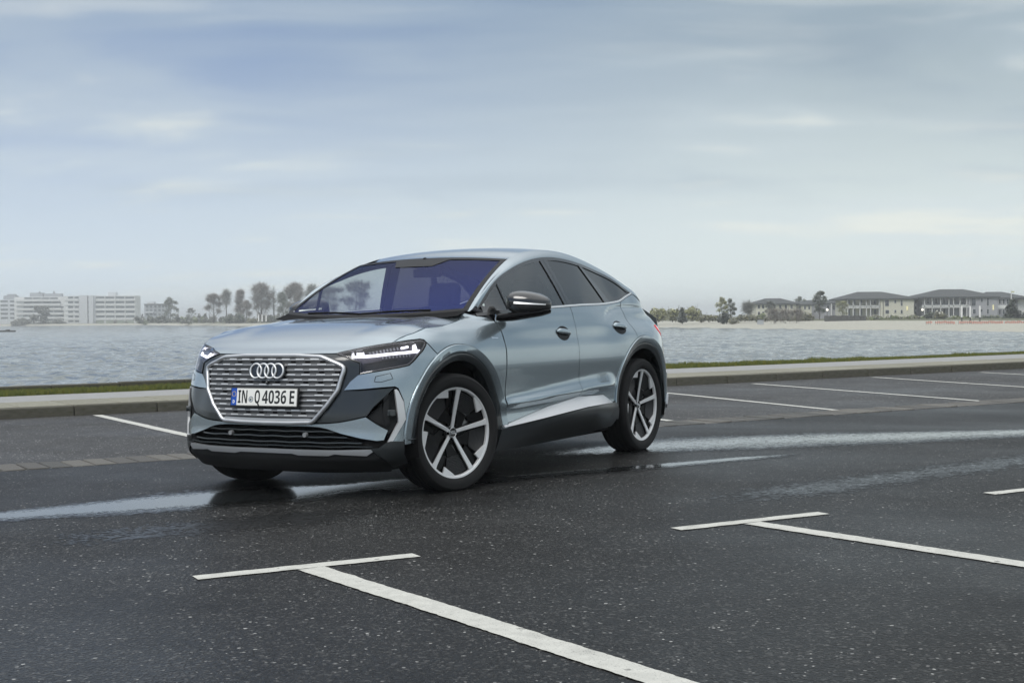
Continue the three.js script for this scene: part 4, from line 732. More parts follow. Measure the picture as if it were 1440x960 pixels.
// ---- front: outlines in (w, y)
const lampS = [...lampTop, [1.04, .951], [1.135, .957], [1.160, .953], [1.168, .940], [1.160, .925], [1.120, .893], [1.070, .863], [1.03, .833], [.991, .808], [.92, .796], [.80, .780], [.669, .761], [.672, .827], [.58, .858]];
const wedge = [.556, .664], bladeTop = [.895, .672], apex = [.697, .507];
{
  // wings: above the shut line from the lamp to the arch
  const up = hoodS;                                       // rear -> front
  const fen = [...sides([[-.575, .90], [-.57, 1.0], [-.555, 1.06], [-.50, 1.085], [-.42, 1.095]]), ...up, [1.04, .955], [1.137, .961], [1.168, .956], [1.178, .940], [1.22, .895], [1.261, .855]];
  const wing = [...sides([[-.535, .385], [-.55, .6]]), ...fen, ...sides(arc(0, YC, RA, 62, 184, 40)), ];
  both('front_wing', panel(wing, { res: [.028, .016] }), carPaint);
  // bumper skin round the corner: from the wedge beside the grille to the arch
  const bump = [wedge, [.60, .716], [.658, .757], [.80, .776], [.92, .792], [.995, .805], [1.035, .830], [1.077, .860], [1.127, .890], [1.168, .925], [1.176, .936], [1.218, .893], [1.261, .852],
    ...sides(arc(0, YC, RA, 60, 2, 20)), [1.01, .362], [.90, .352], [.835, .352], [.94, .484], [.932, .60], [.905, .672], [.885, .682], [.80, .678], [.66, .668]];
  const skin = panel(bump, { res: [.02, .02] });
  const nose = [...[0, .1, .2, .3].map(w => [front(w, .462)[0], .460]), [.352, .464], [.45, .468], [.523, .474], [.61, .488], apex, [.76, .465], [.83, .425], [.803, .366], [.76, .362], [.66, .378], [.536, .407], [.45, .433], [.392, .443], [.30, .447], [0, .447]];
  const chin = panel(nose, { res: [.02, .02], lip: .02 });
  const grown = merge([skin, mirrorGeo(skin), chin, mirrorGeo(chin)]);
  part('front_bumper', grown, carPaint, car);
  // dark surround of the grille
  const surround = [[0, .884], [.25, .884], [.487, .884], [.59, .855], [.668, .823], [.664, .762], wedge, [.66, .662], [.80, .672], [.885, .677], [.862, .66], [.74, .56], [.703, .512], [.61, .492], [.523, .478], [.45, .472], [.352, .468], [.2, .464], [0, .464]];
  const su = panel(surround, { off: -.006, res: [.03, .03], gap: .001 });
  part('grille_surround', merge([su, mirrorGeo(su)]), M.mask, car);
}
// ---- grille
{
  const gril = part('grille', merge([panel([[0, .868], [.2, .868], [.375, .862], [.49, .822], [.529, .803], [.532, .785], [.505, .66], [.44, .57], [.345, .478], [.2, .468], [0, .466]], { off: .002, res: [.04, .04] })].flatMap(g => [g, mirrorGeo(g)])), M.mesh, car);
  const half = [[0, .868], [.2, .868], [.370, .861], [.40, .854], [.50, .818], [.529, .800], [.533, .780], [.505, .66], [.44, .568], [.36, .486], [.335, .474], [.2, .468], [0, .466]].map(([w, y]) => front(w, y));
  const pts = [...half.slice(1).map(([s, y]) => onP(s, y, .010)), ...half.slice(0, -1).reverse().map(([s, y]) => { const v = onP(s, y, .010); v.z *= -1; return v; })];
  const dens = []; for (let i = 0; i < pts.length; i++) { const a = pts[i], b = pts[(i + 1) % pts.length], n = Math.max(1, Math.round(a.distanceTo(b) / .04)); for (let k = 0; k < n; k++) dens.push(a.clone().lerp(b, k / n)); }
  const frame = new THREE.TubeGeometry(new THREE.CatmullRomCurve3(dens, true, 'centripetal'), 260, .0135, 8, true);
  part('grille_frame', frame, M.silver, gril);
  // broad foot of the frame
  const foot = panel([[-.33, .497], [-.2, .494], [0, .492], [.2, .494], [.33, .497], [.36, .478], [.33, .466], [.2, .462], [0, .460], [-.2, .462], [-.33, .466], [-.36, .478]].map(([w, y]) => [w, y]), { map: { at: (w, y, o) => { const v = onP(front(Math.abs(w), y)[0], y, .012 + o); if (w < 0) v.z *= -1; return v; }, n: (w, y) => { const v = normalP(front(Math.abs(w), y)[0], y); if (w < 0) v.z *= -1; return v; } }, res: [.04, .02], gap: 0 });
  part('grille_frame', foot, M.silver, gril);
  // rows of slats, each with its line of bright dashes
  const edge = y => { let best = 0; const h = half.map(([s, yy]) => [P(s, yy)[2], yy]); for (let i = 0; i < h.length - 1; i++) { const [a, b] = [h[i], h[i + 1]]; if ((a[1] - y) * (b[1] - y) <= 0 && a[1] !== b[1]) best = Math.max(best, lerp(a[0], b[0], (y - a[1]) / (b[1] - a[1]))); } return best; };
  const bar = (w0, w1, y, h, d, base, name, m) => {
    const rows = [], n = Math.max(2, Math.ceil((w1 - w0) / .03));
    for (let i = 0; i <= n; i++) {
      const w = lerp(w0, w1, i / n), q = [[y - h, base], [y - h * .8, base + d], [y + h * .8, base + d], [y + h, base]];
      rows.push(q.map(([yy, o]) => { const v = onP(front(Math.abs(w), yy)[0], yy, o); if (w < 0) v.z *= -1; return v; }));
    }
    const g = toCreasedNormals(loft(rows), .5); return part(name, g, m, gril);
  };
  for (let k = 0; k < 12; k++) {
    const y = .846 - k * .0305, e = edge(y) - .016; if (e < .1) continue;
    bar(-e, e, y, .0068, .008, .003, 'slat', M.slat);
    const sp = .106, ofs = (k % 2) * sp / 2 + .018;
    for (let i = -6; i <= 6; i++) {
      const c = i * sp + ofs, a = Math.max(c - .031, -e), b = Math.min(c + .031, e); if (b - a < .018) continue;
      if (Math.abs(c) < .15 && y > .735 && y < .82) continue;
      if (y < .685 && y > .555 && Math.abs(c) < .285) continue;
      bar(a, b, y + .0022, .0046, .0032, .0105, 'bright_dash', M.dash);
      if (k % 2 === 0 && Math.abs(c) < e - .05) bar(c + .036, c + .070, y - .006, .0115, .004, .0032, 'dark_block', M.dark);
    }
  }
  // emblem of four rings
  const emblem = new THREE.Group(); emblem.name = 'ring_emblem'; gril.add(emblem);
  const rings = [], backs = [];
  for (let i = 0; i < 4; i++) {
    const w = (1.5 - i) * .0570, c = onP(front(Math.abs(w), .776)[0], .776, .030), t = new THREE.TorusGeometry(.0435, .0058, 10, 48); t.rotateY(Math.PI / 2); t.rotateZ(.16); t.translate(c.x, c.y, -w); rings.push(t);
    const b = new THREE.CylinderGeometry(.053, .055, .022, 36); b.rotateZ(Math.PI / 2); b.rotateZ(.16); b.translate(c.x - .014, c.y, -w); backs.push(b);
  }
  part('emblem_backing', merge(backs), M.gloss, emblem); part('emblem_rings', merge(rings), M.bright, emblem);
  const cam = new THREE.SphereGeometry(.012, 16, 10); const cc = onP(0, .708, .016); cam.translate(cc.x, cc.y, 0); part('camera_eye', cam, M.gloss, gril);
}
// ---- number plate
{
  const W = 1040, Hh = 220, c = document.createElement('canvas'); c.width = W; c.height = Hh; const x = c.getContext('2d');
  x.fillStyle = '#e9e9e4'; x.fillRect(0, 0, W, Hh); x.fillStyle = '#1a4fae'; x.fillRect(0, 0, 92, Hh);
  x.fillStyle = '#f2f2f2'; x.font = 'bold 56px sans-serif'; x.textAlign = 'center'; x.fillText('D', 46, 190);
  x.fillStyle = '#f0c93a'; for (let i = 0; i < 12; i++) { const a = i * Math.PI / 6; x.beginPath(); x.arc(46 + 30 * Math.cos(a), 76 + 30 * Math.sin(a), 5, 0, 7); x.fill(); }
  x.fillStyle = '#111'; x.textBaseline = 'alphabetic';
  const put = (t, px, wide) => { x.save(); x.font = 'bold 222px sans-serif'; x.textAlign = 'left'; x.translate(px, 188); x.scale(wide / x.measureText(t).width, 1); x.fillText(t, 0, 0); x.restore(); };
  put('IN', 108, 165); put('Q', 370, 98); put('4036', 496, 380); put('E', 906, 100);
  x.fillStyle = '#8f9499'; x.beginPath(); x.arc(320, 140, 38, 0, 7); x.fill(); x.fillStyle = '#c8ccd0'; x.beginPath(); x.arc(320, 140, 25, 0, 7); x.fill(); x.fillStyle = '#4c5a66'; x.beginPath(); x.arc(314, 144, 14, 0, 7); x.fill(); x.fillStyle = '#b9b28a'; x.beginPath(); x.arc(330, 134, 9, 0, 7); x.fill();
  x.strokeStyle = '#222'; x.lineWidth = 5; x.strokeRect(4, 4, W - 8, Hh - 8);
  const t = new THREE.CanvasTexture(c); t.colorSpace = THREE.SRGBColorSpace; t.magFilter = THREE.LinearFilter;
  const plate = part('number_plate', rbox(.012, .122, .534, .005), M.plastic, car);
  plate.position.set(.803, .622, 0); plate.rotation.z = .13;
  const face = part('plate_face', new THREE.PlaneGeometry(.52, .11).rotateY(Math.PI / 2), phy(0xffffff, { map: t, roughness: .35 }), plate); face.position.x = .0075;
}
// ---- head lamps
{
  const bowl = panel(lampS, { off: -.030, gap: .004, res: [.03, .02], lip: 0 }), rim = panel(lampS, { off: -.004, gap: .001, res: [.03, .02], lip: .03 });
  const shell = M.gloss, mk = (side_) => (g => side_ ? mirrorGeo(g) : g);
  const strip = (pts, wid, off, thick = .006) => panel([...pts.map(([s, y]) => [s, y + wid]), ...pts.slice().reverse().map(([s, y]) => [s, y - wid])], { off, gap: 0, res: [.03, .02], lip: thick });
  const edgeRing = (() => { const rows = [], q = densify(lampS, .02), qi = inset(q, .0085); q.push(q[0]); qi.push(qi[0]); for (let i = 0; i < q.length; i++) rows.push([onP(...q[i], .0), onP(...qi[i], -.002), onP(...qi[i], -.03)]); return toCreasedNormals(loft(rows), .6); })();
  for (const m of [0, 1]) {
    const g = mk(m), lamp = part('headlight', g(bowl), std([.045, .042, .055], { roughness: .3, metalness: .4 }), car);
    part('lamp_edge', g(edgeRing), M.gloss, lamp);
    // daytime running light: blocks rising to the outside, closed by a bright hook
    const L = (a, t = 0) => [lerp(.60, 1.10, a), lerp(.868, .893, a) + t];
    const bright = [];
    bright.push(strip([L(.02), L(.2), L(.4), L(.6), L(.8), L(.98)], .0075, -.016));
    bright.push(strip([L(.74, .030), L(.80, .033), L(.86, .036)], .006, -.016));
    bright.push(panel([L(.90, -.006), L(.93, .040), L(.985, .046), L(.985, .010), [1.128, .900], [1.115, .888], L(.96, -.008)], { off: -.014, gap: 0, res: [.03, .02], lip: .006 }));
    for (const [a, w] of [[.02, .020], [.10, .010], [.145, .010], [.19, .010]]) bright.push(strip([L(a, .016), L(a + .035, .018)], .009, -.016));
    part('light_strip', merge(bright.map(g)), M.lampOn, lamp);
    const bars = [];
    for (let i = 0; i < 9; i++) bars.push(strip([L(.30 + i * .048, .017 + i * .0016), L(.322 + i * .048, .017 + i * .0016)], .0085, -.018));
    for (let i = 0; i < 9; i++) bars.push(strip([L(.46 + i * .047, -.018), L(.478 + i * .047, -.018)], .008, -.018));
    part('light_bar', merge(bars.map(g)), M.slat, lamp);
    part('lamp_housing', g(merge([panel([[.69, .815], [.80, .832], [.93, .846], [1.03, .852], [1.04, .838], [.98, .814], [.90, .803], [.79, .787], [.69, .773]], { off: -.022, gap: 0, lip: .006 }), strip([[.70, .822], [.80, .838], [.93, .852]], .003, -.018)])), M.plastic, lamp);
    part('lamp_lens', g(panel(lampS, { off: -.001, gap: .004, res: [.03, .02], lip: 0 })), M.lens, lamp);
  }
}
// ---- side air vents with a satin blade and a parking sensor
{
  const pocket = panel([apex, [.80, .585], [.865, .655], [.893, .668], [.93, .60], [.94, .484], [.83, .40], [.76, .46]], { off: -.035, gap: 0, res: [.03, .03], lip: 0 });
  const wall = [...densify([apex, [.80, .585], [.868, .655]], .02, false)], rows = wall.map(p => [onP(...p, -.001), onP(...p, -.036)]);
  const wall2 = [...densify([apex, [.76, .465], [.815, .435]], .02, false)], rows2 = wall2.map(p => [onP(...p, -.001), onP(...p, -.036)]);
  const facet = panel([[.705, .508], [.80, .588], [.80, .54], [.82, .45], [.76, .47]], { off: -.018, gap: 0, res: [.03, .03], lip: .01 });
  const blade = panel([[.880, .664], [.893, .668], [.905, .655], [.932, .59], [.940, .486], [.855, .358], [.822, .356], [.892, .47], [.888, .56]], { off: .004, gap: .001, res: [.02, .02], lip: .03 });
  const post = panel([[.815, .64], [.845, .655], [.842, .56], [.84, .47], [.82, .45], [.80, .52]], { off: -.010, gap: 0, res: [.03, .03], lip: .02 });
  for (const m of [0, 1]) {
    const g = x => m ? mirrorGeo(x) : x;
    const vent = part('air_vent', g(merge([pocket, loft(rows), loft(rows2), facet])), M.plastic, car);
    part('vent_blade', g(blade), M.satin, vent); part('vent_post', g(post), M.plastic, vent);
    const c = onP(.855, .525, .0), n = normalP(.855, .525), d = new THREE.CylinderGeometry(.016, .018, .03, 24); d.applyQuaternion(new THREE.Quaternion().setFromUnitVectors(new THREE.Vector3(0, 1, 0), n)); d.translate(c.x, c.y, c.z);
    part('parking_sensor', g(merge([d, rbox(.03, .04, .05, .006).applyQuaternion(new THREE.Quaternion().setFromUnitVectors(new THREE.Vector3(1, 0, 0), n)).translate(c.x - n.x * .02, c.y, c.z - n.z * .02)])), M.mask, vent);
  }
  // cover of the head lamp washer
  const wash = panel([[.775, .742], [.865, .760], [.875, .730], [.80, .712], [.765, .715]], { off: .0015, gap: 0, res: [.03, .02], lip: .004 });
  both('washer_cover', wash, carPaint);
  const washGap = panel([[.770, .7455], [.869, .764], [.880, .728], [.80, .708], [.760, .712]], { off: .0006, gap: 0, res: [.03, .02], lip: 0 });
  both('washer_seal', washGap, M.mask);
}
// ---- lower intake, silver strip, lip and corner skirts
{
  const inn = [[0, .450], [.30, .450], [.392, .446], [.45, .436], [.536, .410], [.66, .381], [.76, .365], [.803, .369], [.80, .35], [.70, .318], [.5, .31], [.25, .306], [0, .306]];
  const g0 = panel(inn, { off: -.05, gap: 0, res: [.04, .03], lip: 0 });
  const intake = part('lower_intake', merge([g0, mirrorGeo(g0)]), M.dark, car);
  for (const [y, o] of [[.418, .004], [.386, .010], [.352, .016], [.328, .016]]) {
    const e = lerp(.47, .74, (.425 - y) / .1), rows = [];
    for (let i = -16; i <= 16; i++) { const s = Math.abs(i / 16) * e, sg = i < 0 ? -1 : 1, wv = .0018 * Math.sin(i * 1.1); rows.push([[y - .007, -.03], [y - .003, -.008], [y + .004, -.008], [y + .008, -.03]].map(([yy, of]) => { const v = onP(s, yy + wv, of); v.z *= sg; return v; })); }
    part('intake_slat', toCreasedNormals(loft(rows), .5), M.mask, intake);
  }
  const rows = [], s1 = front(.292, .395)[0];
  for (const m of [1, -1]) { const c = onP(s1, .397, -.004), d = new THREE.CylinderGeometry(.014, .016, .02, 20); d.rotateZ(-Math.PI / 2); d.translate(c.x, c.y, c.z * m); part('parking_sensor', d, M.slat, intake); }
  const strip = panel([[0, .309], [.25, .308], [.5, .309], [.69, .313], [.725, .314], [.735, .300], [.70, .276], [.55, .283], [.50, .287], [.46, .276], [.25, .275], [.2, .284], [0, .284]], { off: (s, y) => .004 + .10 * Math.max(0, .314 - y), gap: 0, res: [.03, .02], lip: .02 });
  part('bumper_strip', merge([strip, mirrorGeo(strip)]), std([.36, .37, .38], { roughness: .34, metalness: .7 }), car);
  const lower = panel([[0, .288], [.5, .288], [.72, .300], [.80, .25], [.88, .20], [.88, .17], [.6, .165], [.3, .16], [0, .16]], { off: -.002, gap: 0, res: [.03, .02], lip: .03 });
  part('bumper_lip', merge([lower, mirrorGeo(lower)]), M.plastic, car);
  const skirt = [[.722, .317], [.77, .322], [.81, .348], [.84, .360], [.92, .357], [1.01, .366], ...sides(arc(0, YC, RA, 0, -9, 5)), [.97, .225], [.88, .20], [.81, .25], [.735, .300]];
  both('corner_skirt', panel(skirt, { off: .006, gap: 0, res: [.03, .02], lip: .03 }), M.skirt);
  both('corner_intake', panel([[.69, .372], [.76, .360], [.805, .366], [.84, .36], [.80, .338], [.73, .312], [.66, .318]], { off: -.02, gap: 0, lip: 0 }), M.dark);
}
// ---- wheel arch trims
{
  const RING = [[RA - .001, -.008, 0], [RA - .001, .006, 0], [RA - .005, .010, 0], [.535, .006, 0], [.512, .000, 0], [.503, -.006, 0], [.5005, -.012, 0], [.500, -.030, 0]], RIN = [[.5005, -.012, 0], [.496, -.007, 0], [.484, -.008, 0], [.466, -.016, 0], [RI, -.024, 0], [RI - .002, -.036, 0], [RI, -.10, 0]];
  const ring = (cu, a0, a1, prof) => {
    const rows = [], n = 72;
    for (let i = 0; i <= n; i++) {
      const a = lerp(a0, a1, i / n) * DEG, row = [];
      for (const [r, o, dw] of prof) {
        const u = cu + r * Math.cos(a), y = Math.max(.17, YC + r * Math.sin(a)), uu = cu + Math.max(r, .47) * Math.cos(a), yy = Math.max(.17, YC + Math.max(r, .47) * Math.sin(a));
        const [s] = side(uu, Math.min(yy, .95)); const v = V(P(s, Math.min(yy, .95))); row.push(new THREE.Vector3(u, y, v.z - o * 1.0));
      }
      rows.push(row);
    }
    return toCreasedNormals(loft(rows, true), .45);
  };
  for (const [cu, a0, a1] of [[0, -3, 183], [WB, -8, 196]]) {
    const t = both('wheel_arch_trim', ring(cu, a0, a1, RING), carPaint); both('arch_lip', ring(cu, a0, a1, RIN), M.mask, t);
  }
  for (const cu of [0, WB]) {
    const pts = [[.46, .89], [.50, .84], [.50, .60], [.46, .52], [.05, .52]].map(([r, w]) => new THREE.Vector2(r, w));
    const g = new THREE.LatheGeometry(pts, 40, 0, Math.PI * 1.16); g.rotateX(-Math.PI / 2); g.rotateZ(0); 
    const q = g.attributes.position; for (let i = 0; i < q.count; i++) { /* angle starts at +x */ }
    g.computeVertexNormals();
    const sp = new THREE.LatheGeometry(pts, 40, -Math.PI * .58, Math.PI * 1.16); sp.rotateX(-Math.PI / 2); sp.rotateZ(0);
    sp.translate(cu, YC, 0); sp.computeVertexNormals();
    both('wheel_well', sp, M.dark);
  }
}
// ---- doors, rear quarter and sill
const doorLine = [[-.555, .385], [-.553, .6], [-.578, .85], [-.580, .95], [-.573, 1.01], [-.575, 1.06], [-.60, 1.112]];
const midLine = [[-1.612, .40], [-1.622, .692], [-1.635, .9], [-1.655, 1.05], [-1.665, 1.155]];
{
  const sillTop = [[-.50, .372], [-.803, .414], [-1.147, .460], [-1.603, .502], [-2.013, .490], [-2.10, .455], [-2.167, .424]];
  const fd = [...doorLine.map(p => [p[0] - .002, p[1]]), ...along(beltY, -.62, -1.66, 0, 20), ...midLine.slice(0, -1).reverse(), ...[[-1.603, .500], [-1.147, .457], [-.803, .411], [-.60, .384]]];
  const doorF = both('front_door', panel(sides(fd)), carPaint);
  const rearCut = [[-2.62, 1.196], [-2.60, 1.12], [-2.60, 1.02], [-2.625, .95]];
  const arcR = arc(WB, YC, RA, 76, 14, 20);
  const rd = [...midLine, ...along(beltY, -1.67, -2.62, 0, 18), ...rearCut, ...arcR, [-2.213, .43], [-2.167, .424], [-2.10, .453], [-2.013, .488], [-1.66, .502]];
  const doorR = both('rear_door', panel(sides(rd)), carPaint);
  // rear quarter, up behind the glass to the spoiler, with the bumper skin below
  const rq = [[-2.625, 1.197], [-2.605, 1.12], [-2.605, 1.02], [-2.63, .95], ...arc(WB, YC, RA, 76, 168, 30)];
  const quarter = [...sides(rq), [4.86, .36], [5.05, .36], [5.05, .90], [5.0, 1.0], [4.93, 1.08], ...sides([[-3.30, 1.10], [-3.1, 1.17], [-2.93, 1.25], [-2.906, 1.256], ...along(beltY, -2.88, -2.64, -.002, 6)])];
  both('rear_quarter', panel(quarter, { res: [.03, .016] }), carPaint);
  // satin sill trim and dark sill under it
  const trim = [...sillTop, [-2.167, .416], [-1.607, .410], [-.956, .378], [-.50, .357]];
  const trimY = hermite(...unzip(sillTop.map(p => [p[0], p[1]]).reverse()));
  both('sill_trim', panel(sides(trim), { off: (s, y) => { const u = P(s, y)[0]; return .002 + .85 * Math.max(0, trimY(Math.min(-.5, Math.max(-2.167, u))) - y); }, lip: .02, res: [.03, .012] }), M.satin);
  const sill = [[-.50, .355], [-.956, .376], [-1.607, .408], [-2.18, .424], [-2.235, .40], [-2.235, .30], [-2.17, .24], [-1.6, .205], [-1.0, .20], [-.45, .20], [-.44, .30], [-.455, .352]];
  both('sill', panel(sides(sill), { off: (s, y) => { const u = P(s, y)[0]; return lerp(.012, .070, sstep(-.5, -1.5, u) * sstep(-2.24, -1.75, u)) * sstep(.20, .40, y) + .004; }, lip: .04 }), M.skirt);
  both('sill_corner', panel(sides([[-2.0, .335], [-2.13, .372], [-2.232, .378], [-2.232, .29], [-2.12, .31]]), { off: .022, lip: .02 }), M.skirt);
  // handles in their dark cups
  [[-1.437, .963, doorF, .0], [-2.372, .990, doorR, .0]].forEach(([u, y, doors]) => {
    const el = Array.from({ length: 28 }, (_, i) => { const a = i / 28 * 2 * Math.PI; return side(u + .104 * Math.cos(a) * (1 - .15 * Math.abs(Math.sin(a))), y + .052 * Math.sin(a)); });
    const cup = panel(el, { off: .0012, gap: 0, res: [.02, .012], lip: 0 }), hw = onP(...side(u, y), .016);
    const rows = []; for (let i = 0; i <= 16; i++) { const t = i / 16, uu = u + lerp(.100, -.100, t), yy = y + .006 - .018 * (t - .5) + .004 * Math.sin(t * Math.PI), b = Math.sin(Math.min(1, Math.min(t, 1 - t) * 5 + .15) * Math.PI / 2), row = []; for (let k = 0; k <= 10; k++) { const a = k / 10 * Math.PI * 2; row.push(onP(...side(uu, yy + .019 * b * Math.cos(a)), .016 * b + .011 * b * Math.sin(a))); } rows.push(row); }
    both('handle_cup', cup, M.print, doors); both('door_handle', loft(rows), carPaint, doors);
  });
  // small print: rings low on the rear door, badge on the wing
  const ringFlat = []; for (let i = 0; i < 4; i++) { const cu = -1.955 - i * .036, n = 28, a = [], b = []; for (let k = 0; k <= n; k++) { const t = k / n * 2 * Math.PI; a.push(onP(...side(cu + .031 * Math.cos(t), .617 + .034 * Math.sin(t)), .0012)); b.push(onP(...side(cu + .027 * Math.cos(t), .617 + .030 * Math.sin(t)), .0012)); } ringFlat.push(loft(a.map((v, k) => [v, b[k]]))); }
  both('ring_print', merge(ringFlat), std([.10, .12, .13], { roughness: .4 }), doorR);
  const bl = panel(sides([[-.435, .955], [-.505, .952], [-.505, .945], [-.435, .947]]), { off: .002, gap: 0, lip: .002 }), br = panel(sides([[-.425, .961], [-.434, .961], [-.437, .944], [-.428, .944]]), { off: .002, gap: 0, lip: .002 });
  both('wing_badge', merge([bl, br]), M.chrome);
}
// ---- side glass, its dark frames, bright line along the belt
{
  const frameTop = along(dloTopY, -.43, -2.90, 0, 50), inner = d => along(dloTopY, -.52, -2.82, -d, 46);
  const strip = [...frameTop.map(p => p), ...inner(.024).reverse()];
  both('window_frame', panel(sides(strip), { off: .000, gap: 0, res: [.03, .02], lip: .012 }), M.gloss);
  const pil = (a, b) => panel(sides([a[0], a[1], b[1], b[0]]), { off: .001, gap: 0, res: [.03, .03], lip: .01 });
  const topAt = u => dloTopY(u) - .012, botAt = u => beltY(u) + .004;
  both('window_pillar', merge([
    panel(sides([[-1.482, topAt(-1.482)], [-1.535, topAt(-1.535)], [-1.635, botAt(-1.635)], [-1.592, botAt(-1.592)]]), { off: .001, gap: 0, res: [.03, .03], lip: .012 }),
    panel(sides([[-1.539, topAt(-1.539)], [-1.585, topAt(-1.585)], [-1.70, botAt(-1.70)], [-1.639, botAt(-1.639)]]), { off: .001, gap: 0, res: [.03, .03], lip: .012 })]), M.gloss);
  both('window_pillar', panel(sides([[-2.10, topAt(-2.10)], [-2.118, topAt(-2.118)], [-2.345, botAt(-2.345)], [-2.318, botAt(-2.318)]]), { off: .001, gap: 0, res: [.03, .03], lip: .012 }), M.gloss);
  both('window_pillar', panel(sides([[-2.122, topAt(-2.122)], [-2.15, topAt(-2.15)], [-2.43, botAt(-2.43)], [-2.349, botAt(-2.349)]]), { off: -.001, gap: 0, res: [.03, .03], lip: .012 }), M.gloss);
  both('mirror_pillar', panel(sides([[-.735, dloTopY(-.735) - .012], [-.755, dloTopY(-.755) - .012], [-.785, botAt(-.785)], [-.765, botAt(-.765)]]), { off: .001, gap: 0, res: [.03, .03], lip: .012 }), M.gloss);
  const G = (poly, m, name) => both(name, panel(sides(poly), { off: -.006, gap: 0, res: [.04, .04], lip: 0 }), m);
  G([...along(dloTopY, -.76, -1.53, -.010, 16), [-1.63, botAt(-1.63)], ...along(beltY, -1.6, -.79, 0, 8)], M.glass, 'window_glass');
  G([...along(dloTopY, -.50, -.745, -.010, 8), [-.775, botAt(-.775)], ...along(beltY, -.77, -.50, 0, 6)], M.glass, 'quarter_light');
  G([...along(dloTopY, -1.56, -2.12, -.010, 12), [-2.34, botAt(-2.34)], ...along(beltY, -2.3, -1.68, 0, 6)], M.tinted, 'window_glass');
  G([...along(dloTopY, -2.14, -2.86, -.010, 12), ...along(beltY, -2.86, -2.40, .004, 10)], M.tinted, 'quarter_light');
  const line = along(beltY, -.86, -2.895, 0, 60), line2 = along(beltY, -.86, -2.895, .013, 60).reverse();
  both('belt_line', panel(sides([...line, ...line2]), { off: .004, gap: 0, res: [.04, .02], lip: .008 }), M.bright);
  both('belt_seal', panel(sides([...along(beltY, -.42, -.88, -.006, 16), ...along(beltY, -.42, -.88, .014, 16).reverse()]), { off: .003, gap: 0, res: [.04, .02], lip: .008 }), M.gloss);
}
// ---- roof, pillars, windscreen
const roofMid = hermite(...unzip([[-3.55, 1.16], [-3.4, 1.235], [-3.1, 1.355], [-2.8, 1.452], [-2.4, 1.552], [-1.95, 1.612], [-1.6, 1.612], [-1.3, 1.585], [-1.0, 1.520], [-.8, 1.45]]));
const roofEdgeW = pchip(...unzip([[-3.5, .52], [-3.1, .575], [-2.6, .60], [-2.0, .60], [-1.4, .605], [-1.079, .636]]));
const roofEdgeY = hermite(...unzip([[-3.5, 1.165], [-3.4, 1.215], [-3.1, 1.322], [-2.8, 1.413], [-2.4, 1.508], [-1.95, 1.572], [-1.5, 1.570], [-1.3, 1.545], [-1.079, 1.490]]));
function roofAt(u, q) { const w = roofEdgeW(u) * q; const m = roofMid(u), e = roofEdgeY(u); return new THREE.Vector3(u, m + (e - m) * Math.pow(Math.abs(q), 2.2), -w); }
const wsTopU = q => -1.0 - .079 * q * q, wsBotU = q => -.170 - .183 * q * q;
const wsTop = q => { const u = wsTopU(q), v = roofAt(u, q); v.z = -.636 * q; v.y = 1.517 - .026 * Math.pow(Math.abs(q), 2.2); return v; };
const wsBot = q => new THREE.Vector3(wsBotU(q), 1.094 + .034 * q * q, -.754 * q);
const wsAt = (q, t) => { const v = wsBot(q).lerp(wsTop(q), t), b = 4 * t * (1 - t); v.y += .022 * b; v.x += .010 * b; return v; };
{
  const rows = []; for (let i = 0; i <= 24; i++) { const row = []; for (let j = 0; j <= 32; j++) row.push(wsAt(lerp(-1, 1, j / 32), i / 24)); rows.push(row); }
  const ws = part('windscreen', loft(rows), M.coated, car);
  // dark printed border of the glass, and the sensor patch by the mirror
  const border = (q0, q1, t0, t1, n = 24, mm = 6, off = .003) => { const r = []; for (let i = 0; i <= mm; i++) { const row = []; for (let j = 0; j <= n; j++) { const v = wsAt(typeof q0 === 'function' ? lerp(q0(i / mm), q1(i / mm), j / n) : lerp(q0, q1, j / n), lerp(t0, t1, i / mm)); v.y += off; v.x += off * .5; row.push(v); } r.push(row); } return loft(r); };
  const bands = [border(-1, 1, .955, 1, 32, 3), border(-1, 1, 0, .045, 32, 3), border(-1, -.955, .04, .96, 3, 12), border(.955, 1, .04, .96, 3, 12),
    border(t => -lerp(.24, .36, t), t => lerp(.24, .36, t), .82, .956, 12, 4)];
  part('glass_border', merge(bands), M.print, ws);
  const cw = []; for (let i = 0; i <= 32; i++) { const q = lerp(-1, 1, i / 32), v = wsBot(q); cw.push([v.clone().add(new THREE.Vector3(-.02, .012, 0)), v.clone().add(new THREE.Vector3(.03, -.004, 0)), v.clone().add(new THREE.Vector3(.13, -.03, 0))]); }
  part('cowl', loft(cw, true), M.dark, car);
  for (const [q0, q1, t0] of [[-.62, .02, .010], [.0, .70, .010]]) {
    const pts = []; for (let i = 0; i <= 10; i++) { const v = wsAt(lerp(q0, q1, i / 10), t0 + .02 * Math.sin(i / 10 * 3)); v.y += .022; v.x += .012; pts.push(v); }
    const w = part('wiper', tube(pts, .007, 20, 6), M.dark, car);
  }
}
